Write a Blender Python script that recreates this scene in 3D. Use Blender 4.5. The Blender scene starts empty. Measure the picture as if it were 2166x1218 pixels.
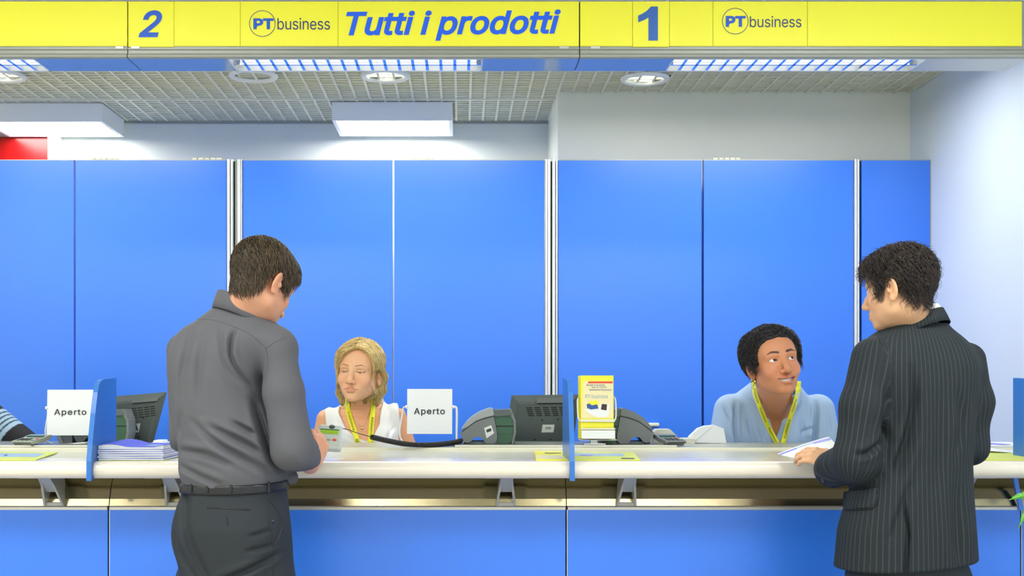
import bpy, bmesh, math, random
import numpy as np
from mathutils import Vector, Matrix

# ------------------------------------------------------------------ camera, world, lights, exposure
SC = bpy.context.scene
COL = SC.collection
F = 2500.0; VX, VY = 976.0, 792.0; CAMZ = 1.36      # focal length (px of a 2166 px wide frame), vanishing point, eye height
cam_d = bpy.data.cameras.new('camera'); cam = bpy.data.objects.new('camera', cam_d); COL.objects.link(cam)
cam.location = (0, 0, CAMZ); cam.rotation_euler = (math.radians(90), 0, 0)
cam_d.sensor_width = 36; cam_d.lens = 36 * F / 2166
cam_d.shift_x = (1083 - VX) / 2166; cam_d.shift_y = (VY - 609) / 2166
cam_d.clip_start = 0.05
SC.camera = cam
w = bpy.data.worlds.new('world'); SC.world = w; w.use_nodes = True
w.node_tree.nodes['Background'].inputs[0].default_value = (0.93, 0.97, 1.0, 1)
w.node_tree.nodes['Background'].inputs[1].default_value = 0.9
vs = SC.view_settings
vs.view_transform = 'Standard'; vs.look = 'None'; vs.gamma = 1; vs.use_curve_mapping = False; vs.exposure = 0.34
LIGHT_BOX = 15.0        # emission of the opal ceiling boxes
DOWN_LIGHT = 10.0
TUBE = 1.3

def W(x, y, d):
    """photo pixel at depth d -> world point"""
    return Vector(((x - VX) * d / F, d, CAMZ - (y - VY) * d / F))

# ------------------------------------------------------------------ materials
def srgb(r, g, b):
    f = lambda c: (c/12.92 if c <= 0.04045 else ((c+0.055)/1.055)**2.4)
    return tuple(f(c/255) for c in (r, g, b))
MATS = {}
def mat(name, col, rough=0.5, metal=0.0, spec=0.5, bump=0.0, bscale=60, var=0.0, vscale=8, stretch=(1,1,1), coat=0.0,
        emit=None, estr=0.0, attr=None, alpha=1.0, sheen=0.0, sss=0.0, vec='Object'):
    m = bpy.data.materials.new(name); m.use_nodes = True
    nt = m.node_tree; N = nt.nodes; L = nt.links; b = N['Principled BSDF']
    b.inputs['Base Color'].default_value = (*col, 1)
    b.inputs['Roughness'].default_value = rough; b.inputs['Metallic'].default_value = metal
    b.inputs['Specular IOR Level'].default_value = spec
    b.inputs['Coat Weight'].default_value = coat; b.inputs['Coat Roughness'].default_value = 0.15
    b.inputs['Alpha'].default_value = alpha
    b.inputs['Sheen Weight'].default_value = sheen
    if sss:
        b.inputs['Subsurface Weight'].default_value = sss
        b.inputs['Subsurface Radius'].default_value = (0.01, 0.004, 0.002)
        b.inputs['Subsurface Scale'].default_value = 0.6
    if emit:
        b.inputs['Emission Color'].default_value = (*emit, 1); b.inputs['Emission Strength'].default_value = estr
    src = None
    if attr:
        a = N.new('ShaderNodeAttribute'); a.attribute_name = attr; src = a.outputs['Color']
    if var or bump:
        tc = N.new('ShaderNodeTexCoord'); mp = N.new('ShaderNodeMapping'); mp.inputs['Scale'].default_value = stretch
        L.new(tc.outputs[vec], mp.inputs['Vector'])
    if var:
        n = N.new('ShaderNodeTexNoise'); n.inputs['Scale'].default_value = vscale; n.inputs['Detail'].default_value = 4
        L.new(mp.outputs[0], n.inputs['Vector'])
        mr = N.new('ShaderNodeMapRange'); mr.inputs['To Min'].default_value = 1-var; mr.inputs['To Max'].default_value = 1+var
        L.new(n.outputs['Fac'], mr.inputs['Value'])
        mx = N.new('ShaderNodeVectorMath'); mx.operation = 'SCALE'
        if src: L.new(src, mx.inputs[0])
        else: mx.inputs[0].default_value = col
        L.new(mr.outputs[0], mx.inputs['Scale']); src = mx.outputs[0]
    if src: L.new(src, b.inputs['Base Color'])
    if bump:
        n2 = N.new('ShaderNodeTexNoise'); n2.inputs['Scale'].default_value = bscale; n2.inputs['Detail'].default_value = 3
        L.new(mp.outputs[0], n2.inputs['Vector'])
        bp = N.new('ShaderNodeBump'); bp.inputs['Strength'].default_value = bump; bp.inputs['Distance'].default_value = 0.004
        L.new(n2.outputs['Fac'], bp.inputs['Height']); L.new(bp.outputs[0], b.inputs['Normal'])
    MATS[name] = m
    return m

mat('wall_paint', srgb(238, 241, 230), 0.8, bump=0.05, bscale=200)
mat('side_paint', srgb(214, 226, 240), 0.8, bump=0.05, bscale=200)
mat('floor_tile', srgb(206, 200, 188), 0.3, var=0.08, vscale=3)
mat('ceiling_slab', srgb(208, 210, 192), 0.9, var=0.02)
mat('slat', srgb(224, 226, 206), 0.55, var=0.02)
mat('red_gloss', srgb(158, 6, 10), 0.25)
mat('blue_panel', srgb(46, 124, 242), 0.32, spec=0.85, bump=0.10, bscale=260, var=0.03, vscale=60)
mat('blue_edge', srgb(60, 110, 200), 0.5)
mat('alu', srgb(205, 208, 206), 0.34, metal=0.75, var=0.03, vscale=30)
mat('alu_white', srgb(226, 231, 232), 0.35, metal=0.25)
mat('alu_grey', srgb(165, 170, 162), 0.42, metal=0.35, var=0.02)
mat('gap_dark', srgb(22, 28, 22), 0.7)
mat('steel', srgb(158, 148, 116), 0.16, metal=1.0, var=0.05, vscale=4, stretch=(1, 1, 30), bump=0.02, bscale=90)
mat('bracket_steel', srgb(168, 170, 164), 0.4, metal=0.25)
mat('cream', srgb(230, 224, 208), 0.22, coat=0.4, var=0.01)
mat('top_lam', srgb(205, 205, 182), 0.3, coat=0.2, var=0.03, vscale=6)
mat('ledge_grey', srgb(168, 172, 160), 0.28, var=0.03)
mat('tray_edge', srgb(225, 224, 205), 0.3)
mat('tray_dark', srgb(120, 126, 120), 0.3)
mat('desk_lam', srgb(200, 200, 195), 0.5)
mat('yellow_sign', srgb(255, 252, 62), 0.42, var=0.01)
mat('sign_blue', srgb(24, 92, 210), 0.4)
mat('sign_navy', srgb(34, 54, 130), 0.4)
mat('sign_blue_bright', srgb(28, 100, 250), 0.4)
mat('sign_blue_dull', srgb(50, 105, 190), 0.4)
mat('soffit_blue', srgb(120, 150, 190), 0.12, metal=0.15, var=0.03)
mat('soffit_grey', srgb(190, 197, 197), 0.3)
mat('mirror_alu', srgb(228, 232, 236), 0.08, metal=1.0)
mat('box_white', srgb(240, 244, 246), 0.6)
mat('opal', (0.9, 0.9, 0.9), 0.5, emit=(1.0, 0.985, 0.95), estr=LIGHT_BOX)
mat('down_opal', (0.9, 0.9, 0.9), 0.5, emit=(1.0, 0.96, 0.86), estr=DOWN_LIGHT)
mat('tube', (0.9, 0.9, 0.9), 0.5, emit=(1.0, 0.97, 0.96), estr=TUBE)
mat('card_white', srgb(228, 232, 235), 0.5)
mat('ink', srgb(52, 58, 60), 0.5)
mat('white_wire', srgb(225, 228, 228), 0.3)
mat('plastic_dark', srgb(84, 94, 92), 0.45, bump=0.04, bscale=900)
mat('plastic_mid', srgb(112, 118, 118), 0.42, bump=0.04, bscale=900)
mat('plastic_light', srgb(150, 156, 156), 0.42)
mat('plastic_beige', srgb(205, 206, 190), 0.5)
mat('pad_light', srgb(190, 200, 192), 0.4)
mat('pad_grey', srgb(150, 156, 142), 0.45)
mat('pad_key', srgb(50, 54, 50), 0.5)
mat('key_red', srgb(225, 70, 70), 0.5)
mat('key_green', srgb(70, 170, 130), 0.5)
mat('lcd', srgb(150, 190, 40), 0.3)
mat('drum_green', srgb(52, 92, 66), 0.25)
mat('label_white', srgb(215, 220, 215), 0.5)
mat('black_rubber', srgb(36, 36, 36), 0.55)
mat('paper_white', srgb(236, 240, 242), 0.6)
mat('paper_edge', srgb(196, 204, 214), 0.8, var=0.08, vscale=40, stretch=(1, 1, 60))
mat('paper_blue', srgb(96, 98, 214), 0.35)
mat('paper_yellow', srgb(238, 232, 60), 0.45)
mat('paper_lime', srgb(205, 214, 84), 0.5)
mat('paper_sky', srgb(150, 180, 205), 0.5)
mat('paper_peach', srgb(244, 205, 160), 0.5)
mat('print_red', srgb(222, 66, 40), 0.5)
mat('print_cream', srgb(238, 226, 178), 0.5)
mat('print_blue', srgb(48, 84, 160), 0.5)
mat('print_dark', srgb(60, 40, 30), 0.5)
mat('leaf', srgb(110, 190, 70), 0.45, var=0.15, vscale=30)
mat('pot', srgb(150, 90, 60), 0.7)
mat('gold', srgb(226, 206, 150), 0.25, metal=0.9)
mat('lanyard', srgb(243, 240, 40), 0.5)
mat('chair_cloth', srgb(40, 44, 60), 0.9)
# clothing and bodies
mat('skin', (1, 1, 1), 0.46, attr='Col', spec=0.4, sss=0.06, bump=0.03, bscale=500)
mat('eye', (1, 1, 1), 0.08, attr='Col')
mat('hair', (1, 1, 1), 0.42, attr='Col', spec=0.45)
mat('teeth', srgb(235, 230, 215), 0.25)
mat('shirt_grey', srgb(92, 93, 98), 0.8, bump=0.12, bscale=700, spec=0.25, var=0.04, vscale=14)
mat('trouser_dark', srgb(42, 48, 53), 0.7, bump=0.08, bscale=900, spec=0.3)
mat('belt_black', srgb(24, 24, 28), 0.3)
mat('thread', srgb(70, 72, 76), 0.8)
mat('shirt_blue', srgb(164, 190, 222), 0.8, bump=0.1, bscale=700)
mat('white_shirt', srgb(240, 242, 240), 0.75)
mat('black_shirt', srgb(18, 18, 26), 0.8)
mat('top_white', srgb(234, 235, 230), 0.85, bump=0.35, bscale=170, stretch=(2, 2, 0.25))
mat('shoe_black', srgb(20, 20, 20), 0.3)
mat('button_dark', srgb(30, 34, 60), 0.25)

def blue_acrylic():
    m = bpy.data.materials.new('acrylic_blue'); m.use_nodes = True
    nt = m.node_tree; b = nt.nodes['Principled BSDF']
    b.inputs['Base Color'].default_value = (*srgb(58, 128, 214), 1); b.inputs['Roughness'].default_value = 0.25
    t = nt.nodes.new('ShaderNodeBsdfTransparent'); t.inputs[0].default_value = (*srgb(150, 195, 245), 1)
    mx = nt.nodes.new('ShaderNodeMixShader'); mx.inputs[0].default_value = 0.82
    nt.links.new(t.outputs[0], mx.inputs[1]); nt.links.new(b.outputs[0], mx.inputs[2])
    nt.links.new(mx.outputs[0], nt.nodes['Material Output'].inputs[0])
    MATS['acrylic_blue'] = m
blue_acrylic()
def stripe_cloth(name, base, line, pitch, width, rough=0.8, soft=0.12):
    """cloth with thin woven stripes; the mesh carries the arc length around the body in attribute 'arc'"""
    m = bpy.data.materials.new(name); m.use_nodes = True
    nt = m.node_tree; N = nt.nodes; L = nt.links; b = N['Principled BSDF']
    b.inputs['Roughness'].default_value = rough; b.inputs['Specular IOR Level'].default_value = 0.2
    a = N.new('ShaderNodeAttribute'); a.attribute_name = 'arc'
    d = N.new('ShaderNodeMath'); d.operation = 'DIVIDE'; d.inputs[1].default_value = pitch; L.new(a.outputs['Fac'], d.inputs[0])
    fr = N.new('ShaderNodeMath'); fr.operation = 'FRACT'; L.new(d.outputs[0], fr.inputs[0])
    s = N.new('ShaderNodeMath'); s.operation = 'SUBTRACT'; s.inputs[1].default_value = 0.5; L.new(fr.outputs[0], s.inputs[0])
    ab = N.new('ShaderNodeMath'); ab.operation = 'ABSOLUTE'; L.new(s.outputs[0], ab.inputs[0])
    mr = N.new('ShaderNodeMapRange'); mr.inputs['From Min'].default_value = width; mr.inputs['From Max'].default_value = width+soft
    mr.inputs['To Min'].default_value = 1; mr.inputs['To Max'].default_value = 0; L.new(ab.outputs[0], mr.inputs['Value'])
    mx = N.new('ShaderNodeMix'); mx.data_type = 'RGBA'; mx.inputs['A'].default_value = (*base, 1); mx.inputs['B'].default_value = (*line, 1)
    L.new(mr.outputs[0], mx.inputs['Factor']); L.new(mx.outputs['Result'], b.inputs['Base Color'])
    MATS[name] = m
stripe_cloth('pinstripe', srgb(38, 44, 48), srgb(60, 67, 69), 0.0145, 0.02, soft=0.12)

# ------------------------------------------------------------------ object helpers
def empty(name, loc=(0, 0, 0)):
    o = bpy.data.objects.new(name, None); COL.objects.link(o); o.location = loc; o.empty_display_size = 0.05
    return o
def tag(o, label, cat, group=None):
    o['label'] = label; o['category'] = cat
    if group: o['group'] = group
    return o
def thing(name, label, cat, loc=(0, 0, 0), group=None):
    return tag(empty(name, loc), label, cat, group)
def link(name, me, m, parent=None, smooth=False):
    o = bpy.data.objects.new(name, me); COL.objects.link(o)
    if m:
        me.materials.clear(); me.materials.append(MATS[m])
    if smooth:
        me.polygons.foreach_set('use_smooth', [True]*len(me.polygons))
    if parent:
        o.parent = parent; o.matrix_parent_inverse = Matrix.Translation(-parent.location)
    return o
def structure(o): o['kind'] = 'structure'; return o
def mesh_np(name, V, Q):
    me = bpy.data.meshes.new(name)
    V = np.asarray(V, np.float32); Q = np.asarray(Q, np.int32); k = Q.shape[1]
    me.vertices.add(len(V)); me.vertices.foreach_set('co', V.ravel())
    me.loops.add(Q.size); me.loops.foreach_set('vertex_index', Q.ravel())
    me.polygons.add(len(Q)); me.polygons.foreach_set('loop_start', np.arange(0, Q.size, k, dtype=np.int32))
    me.update(calc_edges=True)
    return me
def me_from(name, verts, faces):
    me = bpy.data.meshes.new(name); me.from_pydata([tuple(v) for v in verts], [], faces); me.update(); return me
def finish(bm, name, bevel=0.0, seg=2):
    if bevel > 0:
        bmesh.ops.bevel(bm, geom=[e for e in bm.edges if len(e.link_faces) == 2 and e.calc_face_angle(0) > 0.5], offset=bevel, segments=seg,
                        profile=0.5, affect='EDGES', clamp_overlap=True)
    bmesh.ops.recalc_face_normals(bm, faces=bm.faces)
    me = bpy.data.meshes.new(name); bm.to_mesh(me); bm.free(); return me
def box(name, lo, hi, m, parent=None, bevel=0.0, seg=2, rot=None, piv=None):
    bm = bmesh.new(); bmesh.ops.create_cube(bm, size=1)
    lo = Vector(lo); hi = Vector(hi); c = (lo+hi)/2; s = hi-lo
    for v in bm.verts: v.co = Vector((v.co.x*s.x, v.co.y*s.y, v.co.z*s.z)) + c
    if rot:
        p = Vector(piv) if piv else c
        bmesh.ops.transform(bm, matrix=Matrix.Translation(p) @ rot.to_4x4() @ Matrix.Translation(-p), verts=bm.verts)
    return link(name, finish(bm, name, bevel, seg), m, parent, smooth=False)
def prism_x(name, prof, x0, x1, m, parent=None, bevel=0.0, smooth=False):
    """closed (y,z) profile extruded along x"""
    bm = bmesh.new()
    a = [bm.verts.new((x0, y, z)) for y, z in prof]; b = [bm.verts.new((x1, y, z)) for y, z in prof]
    n = len(prof)
    bm.faces.new(a); bm.faces.new(list(reversed(b)))
    for i in range(n): bm.faces.new((a[i], b[i], b[(i+1) % n], a[(i+1) % n]))
    return link(name, finish(bm, name, bevel), m, parent, smooth)
def poly_y(name, pts, y0, y1, m, parent=None, bevel=0.0):
    """closed (x,z) outline extruded along y"""
    bm = bmesh.new()
    a = [bm.verts.new((x, y0, z)) for x, z in pts]; b = [bm.verts.new((x, y1, z)) for x, z in pts]
    n = len(pts)
    bm.faces.new(a); bm.faces.new(list(reversed(b)))
    for i in range(n): bm.faces.new((a[i], b[i], b[(i+1) % n], a[(i+1) % n]))
    return link(name, finish(bm, name, bevel), m, parent)
def smooth_path(pts, n=6):
    P = [Vector(p) for p in pts]; out = []
    for i in range(len(P)-1):
        p0, p1, p2, p3 = P[max(i-1, 0)], P[i], P[i+1], P[min(i+2, len(P)-1)]
        for k in range(n):
            t = k/n
            out.append(0.5*((2*p1) + (p2-p0)*t + (2*p0-5*p1+4*p2-p3)*t*t + (3*p1-p0-3*p2+p3)*t**3))
    out.append(P[-1]); return out
def tube(name, pts, r, m, parent=None, sides=8, closed=False, smooth=True):
    P = [Vector(p) for p in pts]; n = len(P); V = []; Fc = []
    prev = None
    for i, p in enumerate(P):
        t = (P[(i+1) % n]-P[i-1]) if closed else (P[min(i+1, n-1)]-P[max(i-1, 0)])
        t.normalize()
        u = (prev - t*prev.dot(t)) if prev is not None else t.orthogonal()
        u.normalize(); prev = u; v = t.cross(u)
        rr = r[i] if isinstance(r, (list, tuple)) else r
        for k in range(sides):
            a = 2*math.pi*k/sides; V.append(p + (u*math.cos(a)+v*math.sin(a))*rr)
    for i in range(n if closed else n-1):
        for k in range(sides):
            j = (i+1) % n
            Fc.append((i*sides+k, i*sides+(k+1) % sides, j*sides+(k+1) % sides, j*sides+k))
    if not closed:
        Fc.append(tuple(range(sides-1, -1, -1))); Fc.append(tuple((n-1)*sides+k for k in range(sides)))
    return link(name, me_from(name, V, Fc), m, parent, smooth)
def lathe(name, prof, c, m, parent=None, sides=32, axis='z', smooth=True):
    V = []; Fc = []; n = len(prof)
    for r, h in prof:
        for k in range(sides):
            a = 2*math.pi*k/sides
            p = (r*math.cos(a), r*math.sin(a), h) if axis == 'z' else ((h, r*math.cos(a), r*math.sin(a)) if axis == 'x' else (r*math.cos(a), h, r*math.sin(a)))
            V.append(Vector(p)+Vector(c))
    for i in range(n-1):
        for k in range(sides):
            Fc.append((i*sides+k, i*sides+(k+1) % sides, (i+1)*sides+(k+1) % sides, (i+1)*sides+k))
    return link(name, me_from(name, V, Fc), m, parent, smooth)

def find_font():
    try:
        import os
        p = os.path.join(bpy.utils.system_resource('DATAFILES'), 'fonts', 'Inter.woff2')
        return bpy.data.fonts.load(p) if os.path.exists(p) else None
    except Exception:
        return None
FONT = find_font()          # Blender's own interface typeface; the built-in one if it is missing
def text_mesh(body, bold=0.0, shear=0.0, spacing=1.0):
    """lettering as a mesh: the plain glyphs, for bold type laid over the same glyphs with a widened edge"""
    VV = []; FF = []
    for bev, z0 in ([(0.0, 0.0)] if bold <= 0 else [(bold, 0.0), (0.0, 1.0)]):
        c = bpy.data.curves.new('t', 'FONT'); c.body = body; c.shear = shear; c.size = 1.0; c.extrude = 0.0
        c.bevel_depth = bev; c.bevel_resolution = 0
        c.font = FONT or c.font; c.space_character = spacing; c.resolution_u = 4
        o = bpy.data.objects.new('t', c); COL.objects.link(o)
        dg = bpy.context.evaluated_depsgraph_get(); dg.update()
        me = bpy.data.meshes.new_from_object(o.evaluated_get(dg))
        bpy.data.objects.remove(o); bpy.data.curves.remove(c)
        n0 = len(VV); k = 0.5/bev if bev else 0.0
        for i, p in enumerate(me.polygons):        # every facet a hair apart: overlapping strokes never coincide
            FF.append(tuple(range(len(VV), len(VV)+len(p.vertices))))
            VV += [Vector((me.vertices[q].co.x, me.vertices[q].co.y, me.vertices[q].co.z*k+z0+(i*7 % 31)*0.006)) for q in p.vertices]
        bpy.data.meshes.remove(me)
    return me_from('t', VV, FF)
def text_on(name, body, px, d, m, parent, bold=0.0, shear=0.0, spacing=1.0, lift=0.0012, fn=None, tilt=0.0):
    """flat lettering filling photo box px=(x0,y0,x1,y1) on a surface at depth d facing the camera; fn maps (u,v in 0..1)->point"""
    me = text_mesh(body, bold, shear, spacing)
    n = len(me.vertices); co = np.empty(n*3, np.float32); me.vertices.foreach_get('co', co); co = co.reshape(-1, 3)
    lo = co.min(0); hi = co.max(0); u = (co[:, 0]-lo[0])/(hi[0]-lo[0]); v = (co[:, 1]-lo[1])/(hi[1]-lo[1])
    out = []
    for a, b, z_ in zip(u, v, co[:, 2]):
        if fn: p = Vector(fn(a, b)); p.y -= z_*0.0003; out.append(p)
        else:
            p = W(px[0]+(px[2]-px[0])*a, px[3]+(px[1]-px[3])*b + tilt*(a-0.5), d); p.y -= lift+z_*0.0003; out.append(p)
    me.vertices.foreach_set('co', np.array([tuple(p) for p in out], np.float32).ravel()); me.update()
    return link(name, me, m, parent)
def copy_tree(o, parent=None, shift=Vector()):
    c = o.copy(); COL.objects.link(c)
    if parent: c.parent = parent
    else: c.location = o.location + shift
    for ch in o.children: copy_tree(ch, c)
    return c
def ROT(x=0, y=0, z=0):
    return (Matrix.Rotation(math.radians(z), 3, 'Z') @ Matrix.Rotation(math.radians(y), 3, 'Y') @ Matrix.Rotation(math.radians(x), 3, 'X'))
# ================================================================== the setting
CEIL = 2.83; XR = 2.345; XL = -4.6; YB = 6.88; YF = -2.6
structure(box('floor', (XL, YF, -0.1), (XR+0.6, YB+0.1, 0), 'floor_tile'))
structure(box('wall_back', (XL, YB, 0), (XR+0.1, YB+0.1, CEIL+0.15), 'wall_paint'))
structure(box('wall_right', (XR, YF, 0), (XR+0.1, YB+0.1, CEIL+0.15), 'side_paint'))
structure(box('wall_left', (XL-0.1, YF, 0), (XL, YB+0.1, CEIL+0.15), 'wall_paint'))
structure(box('wall_pier', (W(1180, 0, 6.18).x, 6.18, 0), (XR, YB, CEIL+0.12), 'wall_paint'))
structure(box('trim_1', (W(103, 0, 6.82).x, 6.80, 0), (W(125, 0, 6.82).x, YB, CEIL), 'wall_paint', bevel=0.004))
ceil = structure(box('ceiling', (XL, YF, CEIL+0.042), (XR, YB, CEIL+0.13), 'ceiling_slab'))
# open cell ceiling: each slat is a piece of the ceiling
PITCH = 0.0762; CY0 = 4.3
def slat_mesh(nm, lo, hi):
    o = box(nm, lo, hi, 'slat', ceil); return o
first = None
x = XR - 0.012; k = 0
while x > -3.35:
    big = (k % 8 == 0)
    if first is None:
        first = box('ceiling_slat', (-0.006, CY0, CEIL), (0.006, YB, CEIL+0.041), 'slat', ceil)
        me_long = first.data; first.location.x = x
    else:
        o = bpy.data.objects.new('ceiling_slat', me_long); COL.objects.link(o); o.parent = ceil; o.location.x = x
    x -= PITCH; k += 1
first = None; y = CY0; k = 0
while y < YB:
    if first is None:
        first = box('ceiling_slat', (-3.35, -0.006, CEIL+0.002), (XR, 0.006, CEIL+0.041), 'slat', ceil)
        me_cr = first.data; first.location.y = y
    else:
        o = bpy.data.objects.new('ceiling_slat', me_cr); COL.objects.link(o); o.parent = ceil; o.location.y = y
    y += 0.050; k += 1
for yy in (5.25, 6.32):
    box('ceiling_rail', (-3.35, yy-0.012, CEIL-0.004), (XR, yy+0.012, CEIL+0.041), 'slat', ceil)
box('ceiling_trim', (-3.35, YB-0.03, CEIL-0.012), (W(1180, 0, 6.18).x, YB, CEIL+0.01), 'alu_grey', ceil)
tag(box('red_panel', (W(-130, 0, 6.85).x, 6.835, W(0, 430, 6.85).z), (W(103, 0, 6.85).x, 6.878, W(0, 290, 6.85).z), 'red_gloss', bevel=0.004),
    'glossy red board on the back wall at the left edge', 'board')

# ---- tall blue panels behind the counter
DP = 5.9
pan = [(-165, 157, 'blue wall panel at the far left behind the first Aperto card', (190, 250)),
       (159, 480, 'blue wall panel behind the man in the grey shirt', (405, 470)),
       (513, 831, 'blue wall panel directly behind the blonde clerk', None),
       (833, 1152, 'blue wall panel left of the middle aluminium post, behind the second Aperto card', (870, 920)),
       (1180, 1485, 'blue wall panel behind the yellow leaflet holder', None),
       (1488, 1806, 'blue wall panel directly behind the smiling clerk in the pale blue shirt', (1510, 1570)),
       (1822, 1970, 'narrow blue wall panel against the right wall', None)]
ztop = W(0, 338, DP).z
for x0, x1, lab, clip in pan:
    a = W(x0, 0, DP).x; b = min(W(x1, 0, DP).x, XR-0.004)
    t = thing('wall_panel', lab, 'panel', ((a+b)/2, DP+0.02, 0), 'tall blue panels behind the counter')
    box('board', (a+0.002, DP, 0.0), (b-0.002, DP+0.04, ztop-0.003), 'blue_panel', t, bevel=0.0015)
    box('top_edge', (a+0.002, DP+0.002, ztop-0.003), (b-0.002, DP+0.038, ztop+0.002), 'alu_grey', t)
    if x1 == 1970: box('side_edge', (b-0.002, DP+0.002, 0), (XR-0.001, DP+0.06, ztop), 'alu_grey', t)
    if clip:
        c0 = W(clip[0], 0, DP).x; c1 = W(clip[1], 0, DP).x; n = 5
        for i in range(n):
            q0 = c0+(c1-c0)*i/n
            box('top_clip', (q0, DP+0.012, ztop+0.002), (q0+(c1-c0)/n*0.82, DP+0.030, ztop+0.014), 'tray_edge', t, bevel=0.003)
    if x0 == 159:
        box('handle', tuple(W(361, 897, DP-0.03)), tuple(W(392, 885, DP)), 'tray_edge', t, bevel=0.006)
    if x0 == 1180:
        box('handle', tuple(W(1345, 902, DP-0.03)), tuple(W(1393, 894, DP)), 'tray_edge', t, bevel=0.006)
for bars, gap, lab in (([(481, 487), (488.5, 493), (503, 509.5), (510, 512.5)], (493, 503), 'aluminium post with a dark slot behind the head of the grey shirted man'),
                       ([(1153, 1157.5), (1158, 1164.3), (1168, 1174), (1175.5, 1179)], (1164.3, 1168), 'aluminium post with a dark slot between the two clerks'),
                       ([(1806.5, 1811.5), (1812.5, 1817)], (1817, 1822), 'aluminium post behind the head of the man in the pinstripe jacket')):
    t = thing('panel_post', lab, 'post', ((W(bars[0][0], 0, DP).x+W(bars[-1][1], 0, DP).x)/2, DP, 0), 'aluminium posts between the blue panels')
    for i, (a, b) in enumerate(bars):
        box('profile', (W(a, 0, DP).x, DP-0.014+0.004*(i % 2), 0), (W(b, 0, DP).x, DP+0.035, ztop+0.003), 'alu_white', t, bevel=0.004)
    box('slot', (W(bars[0][0], 0, DP).x+0.002, DP+0.020, 0), (W(max(bars[-1][1], gap[1]), 0, DP).x-0.001, DP+0.045, ztop-0.004), 'gap_dark', t)
    if gap[0] == 493: box('slot_strip', (W(497, 0, DP).x, DP+0.006, 0), (W(502, 0, DP).x, DP+0.03, ztop-0.002), 'alu_grey', t)

# ---- opal light boxes hung under the ceiling, down lights
def light_box(lab, x0, x1, y0, y1, grp='white light boxes under the ceiling'):
    t = thing('ceiling_light', lab, 'ceiling light', ((x0+x1)/2, (y0+y1)/2, CEIL), grp)
    z0 = CEIL-0.100; th = 0.02
    bm = bmesh.new()
    def bx(lo, hi):
        r = bmesh.ops.create_cube(bm, size=1)
        for v in r['verts']: v.co = Vector(((lo[i]+hi[i])/2 + v.co[i]*(hi[i]-lo[i]) for i in range(3)))
    bx((x0, y0, z0), (x1, y0+th, CEIL-0.001)); bx((x0, y1-th, z0), (x1, y1, CEIL-0.001))
    bx((x0, y0+th, z0), (x0+th, y1-th, CEIL-0.001)); bx((x1-th, y0+th, z0), (x1, y1-th, CEIL-0.001))
    bx((x0+th, y0+th, CEIL-0.02), (x1-th, y1-th, CEIL-0.001))
    link('housing', finish(bm, 'housing'), 'box_white', t)
    box('diffuser', (x0+th, y0+th, z0+0.003), (x1-th, y1-th, z0+0.012), 'opal', t)
    return t
light_box('white box light glowing above the blonde clerk', W(702, 0, 6.37).x, W(957, 0, 6.37).x, 6.37, 6.80)
light_box('white box light glowing at the left edge above the red board', W(-45, 0, 6.40).x, W(216, 0, 6.40).x, 6.40, 6.82)
for cx, cy, lab in ((-3.6, 2.2, 'left end of the front row over the hall'), (-1.43, 2.2, 'front row over the hall, above the man in grey'), (1.34, 2.2, 'front row over the hall, above the man in pinstripes'),
                    (-3.0, -0.5, 'added unseen for light, left end of the rear row over the hall'), (-0.9, -0.5, 'added unseen for light, middle of the rear row over the hall'), (1.2, -0.5, 'added unseen for light, right end of the rear row over the hall'),  # rear row: unseen lamps added to light the counter side
                    (-2.0, 5.12, 'added to brighten the walls, above the left clerk, hidden by the sign'), (-0.3, 5.12, 'added to brighten the walls, above the blonde clerk, hidden by the sign'), (1.35, 5.12, 'added to brighten the walls, above the smiling clerk, hidden by the sign')):  # clerk row: unseen lamps added to brighten the pier and upper walls
    hw, hd = (0.6, 0.3) if cy < 4 else (0.6, 0.17)
    light_box('long white box light '+lab, cx-hw, cx+hw, cy-hd, cy+hd, 'box lights over the hall and the clerks')
def down_light(lab, px, d, lit=True):
    c = W(px, 0, d); r = 0.118
    t = thing('down_light', lab, 'ceiling light', (c.x, d, CEIL), 'round recessed down lights')
    lathe('rim', [(r*0.80, 0.0), (r*0.82, -0.014), (r*0.98, -0.014), (r*1.03, -0.004), (r*1.0, 0.006), (r*0.80, 0.006)], (c.x, d, CEIL), 'box_white', t)
    lathe('reflector', [(r*0.81, 0.0), (r*0.78, 0.03), (r*0.66, 0.05)], (c.x, d, CEIL), 'mirror_alu', t)
    lathe('lamp', [(0.0005, 0.030), (r*0.60, 0.034), (r*0.66, 0.05), (0.0005, 0.052)], (c.x, d, CEIL), 'down_opal' if lit else 'box_white', t)
down_light('round recessed down light above the words on the yellow sign, second from the left', 815, 5.80)
down_light('unlit round ceiling outlet below the left louvre lamp', 536, 5.80, False)
down_light('round recessed down light under the figure 1', 1364, 5.86)
down_light('round recessed down light at the far left edge', 2, 5.80)

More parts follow.
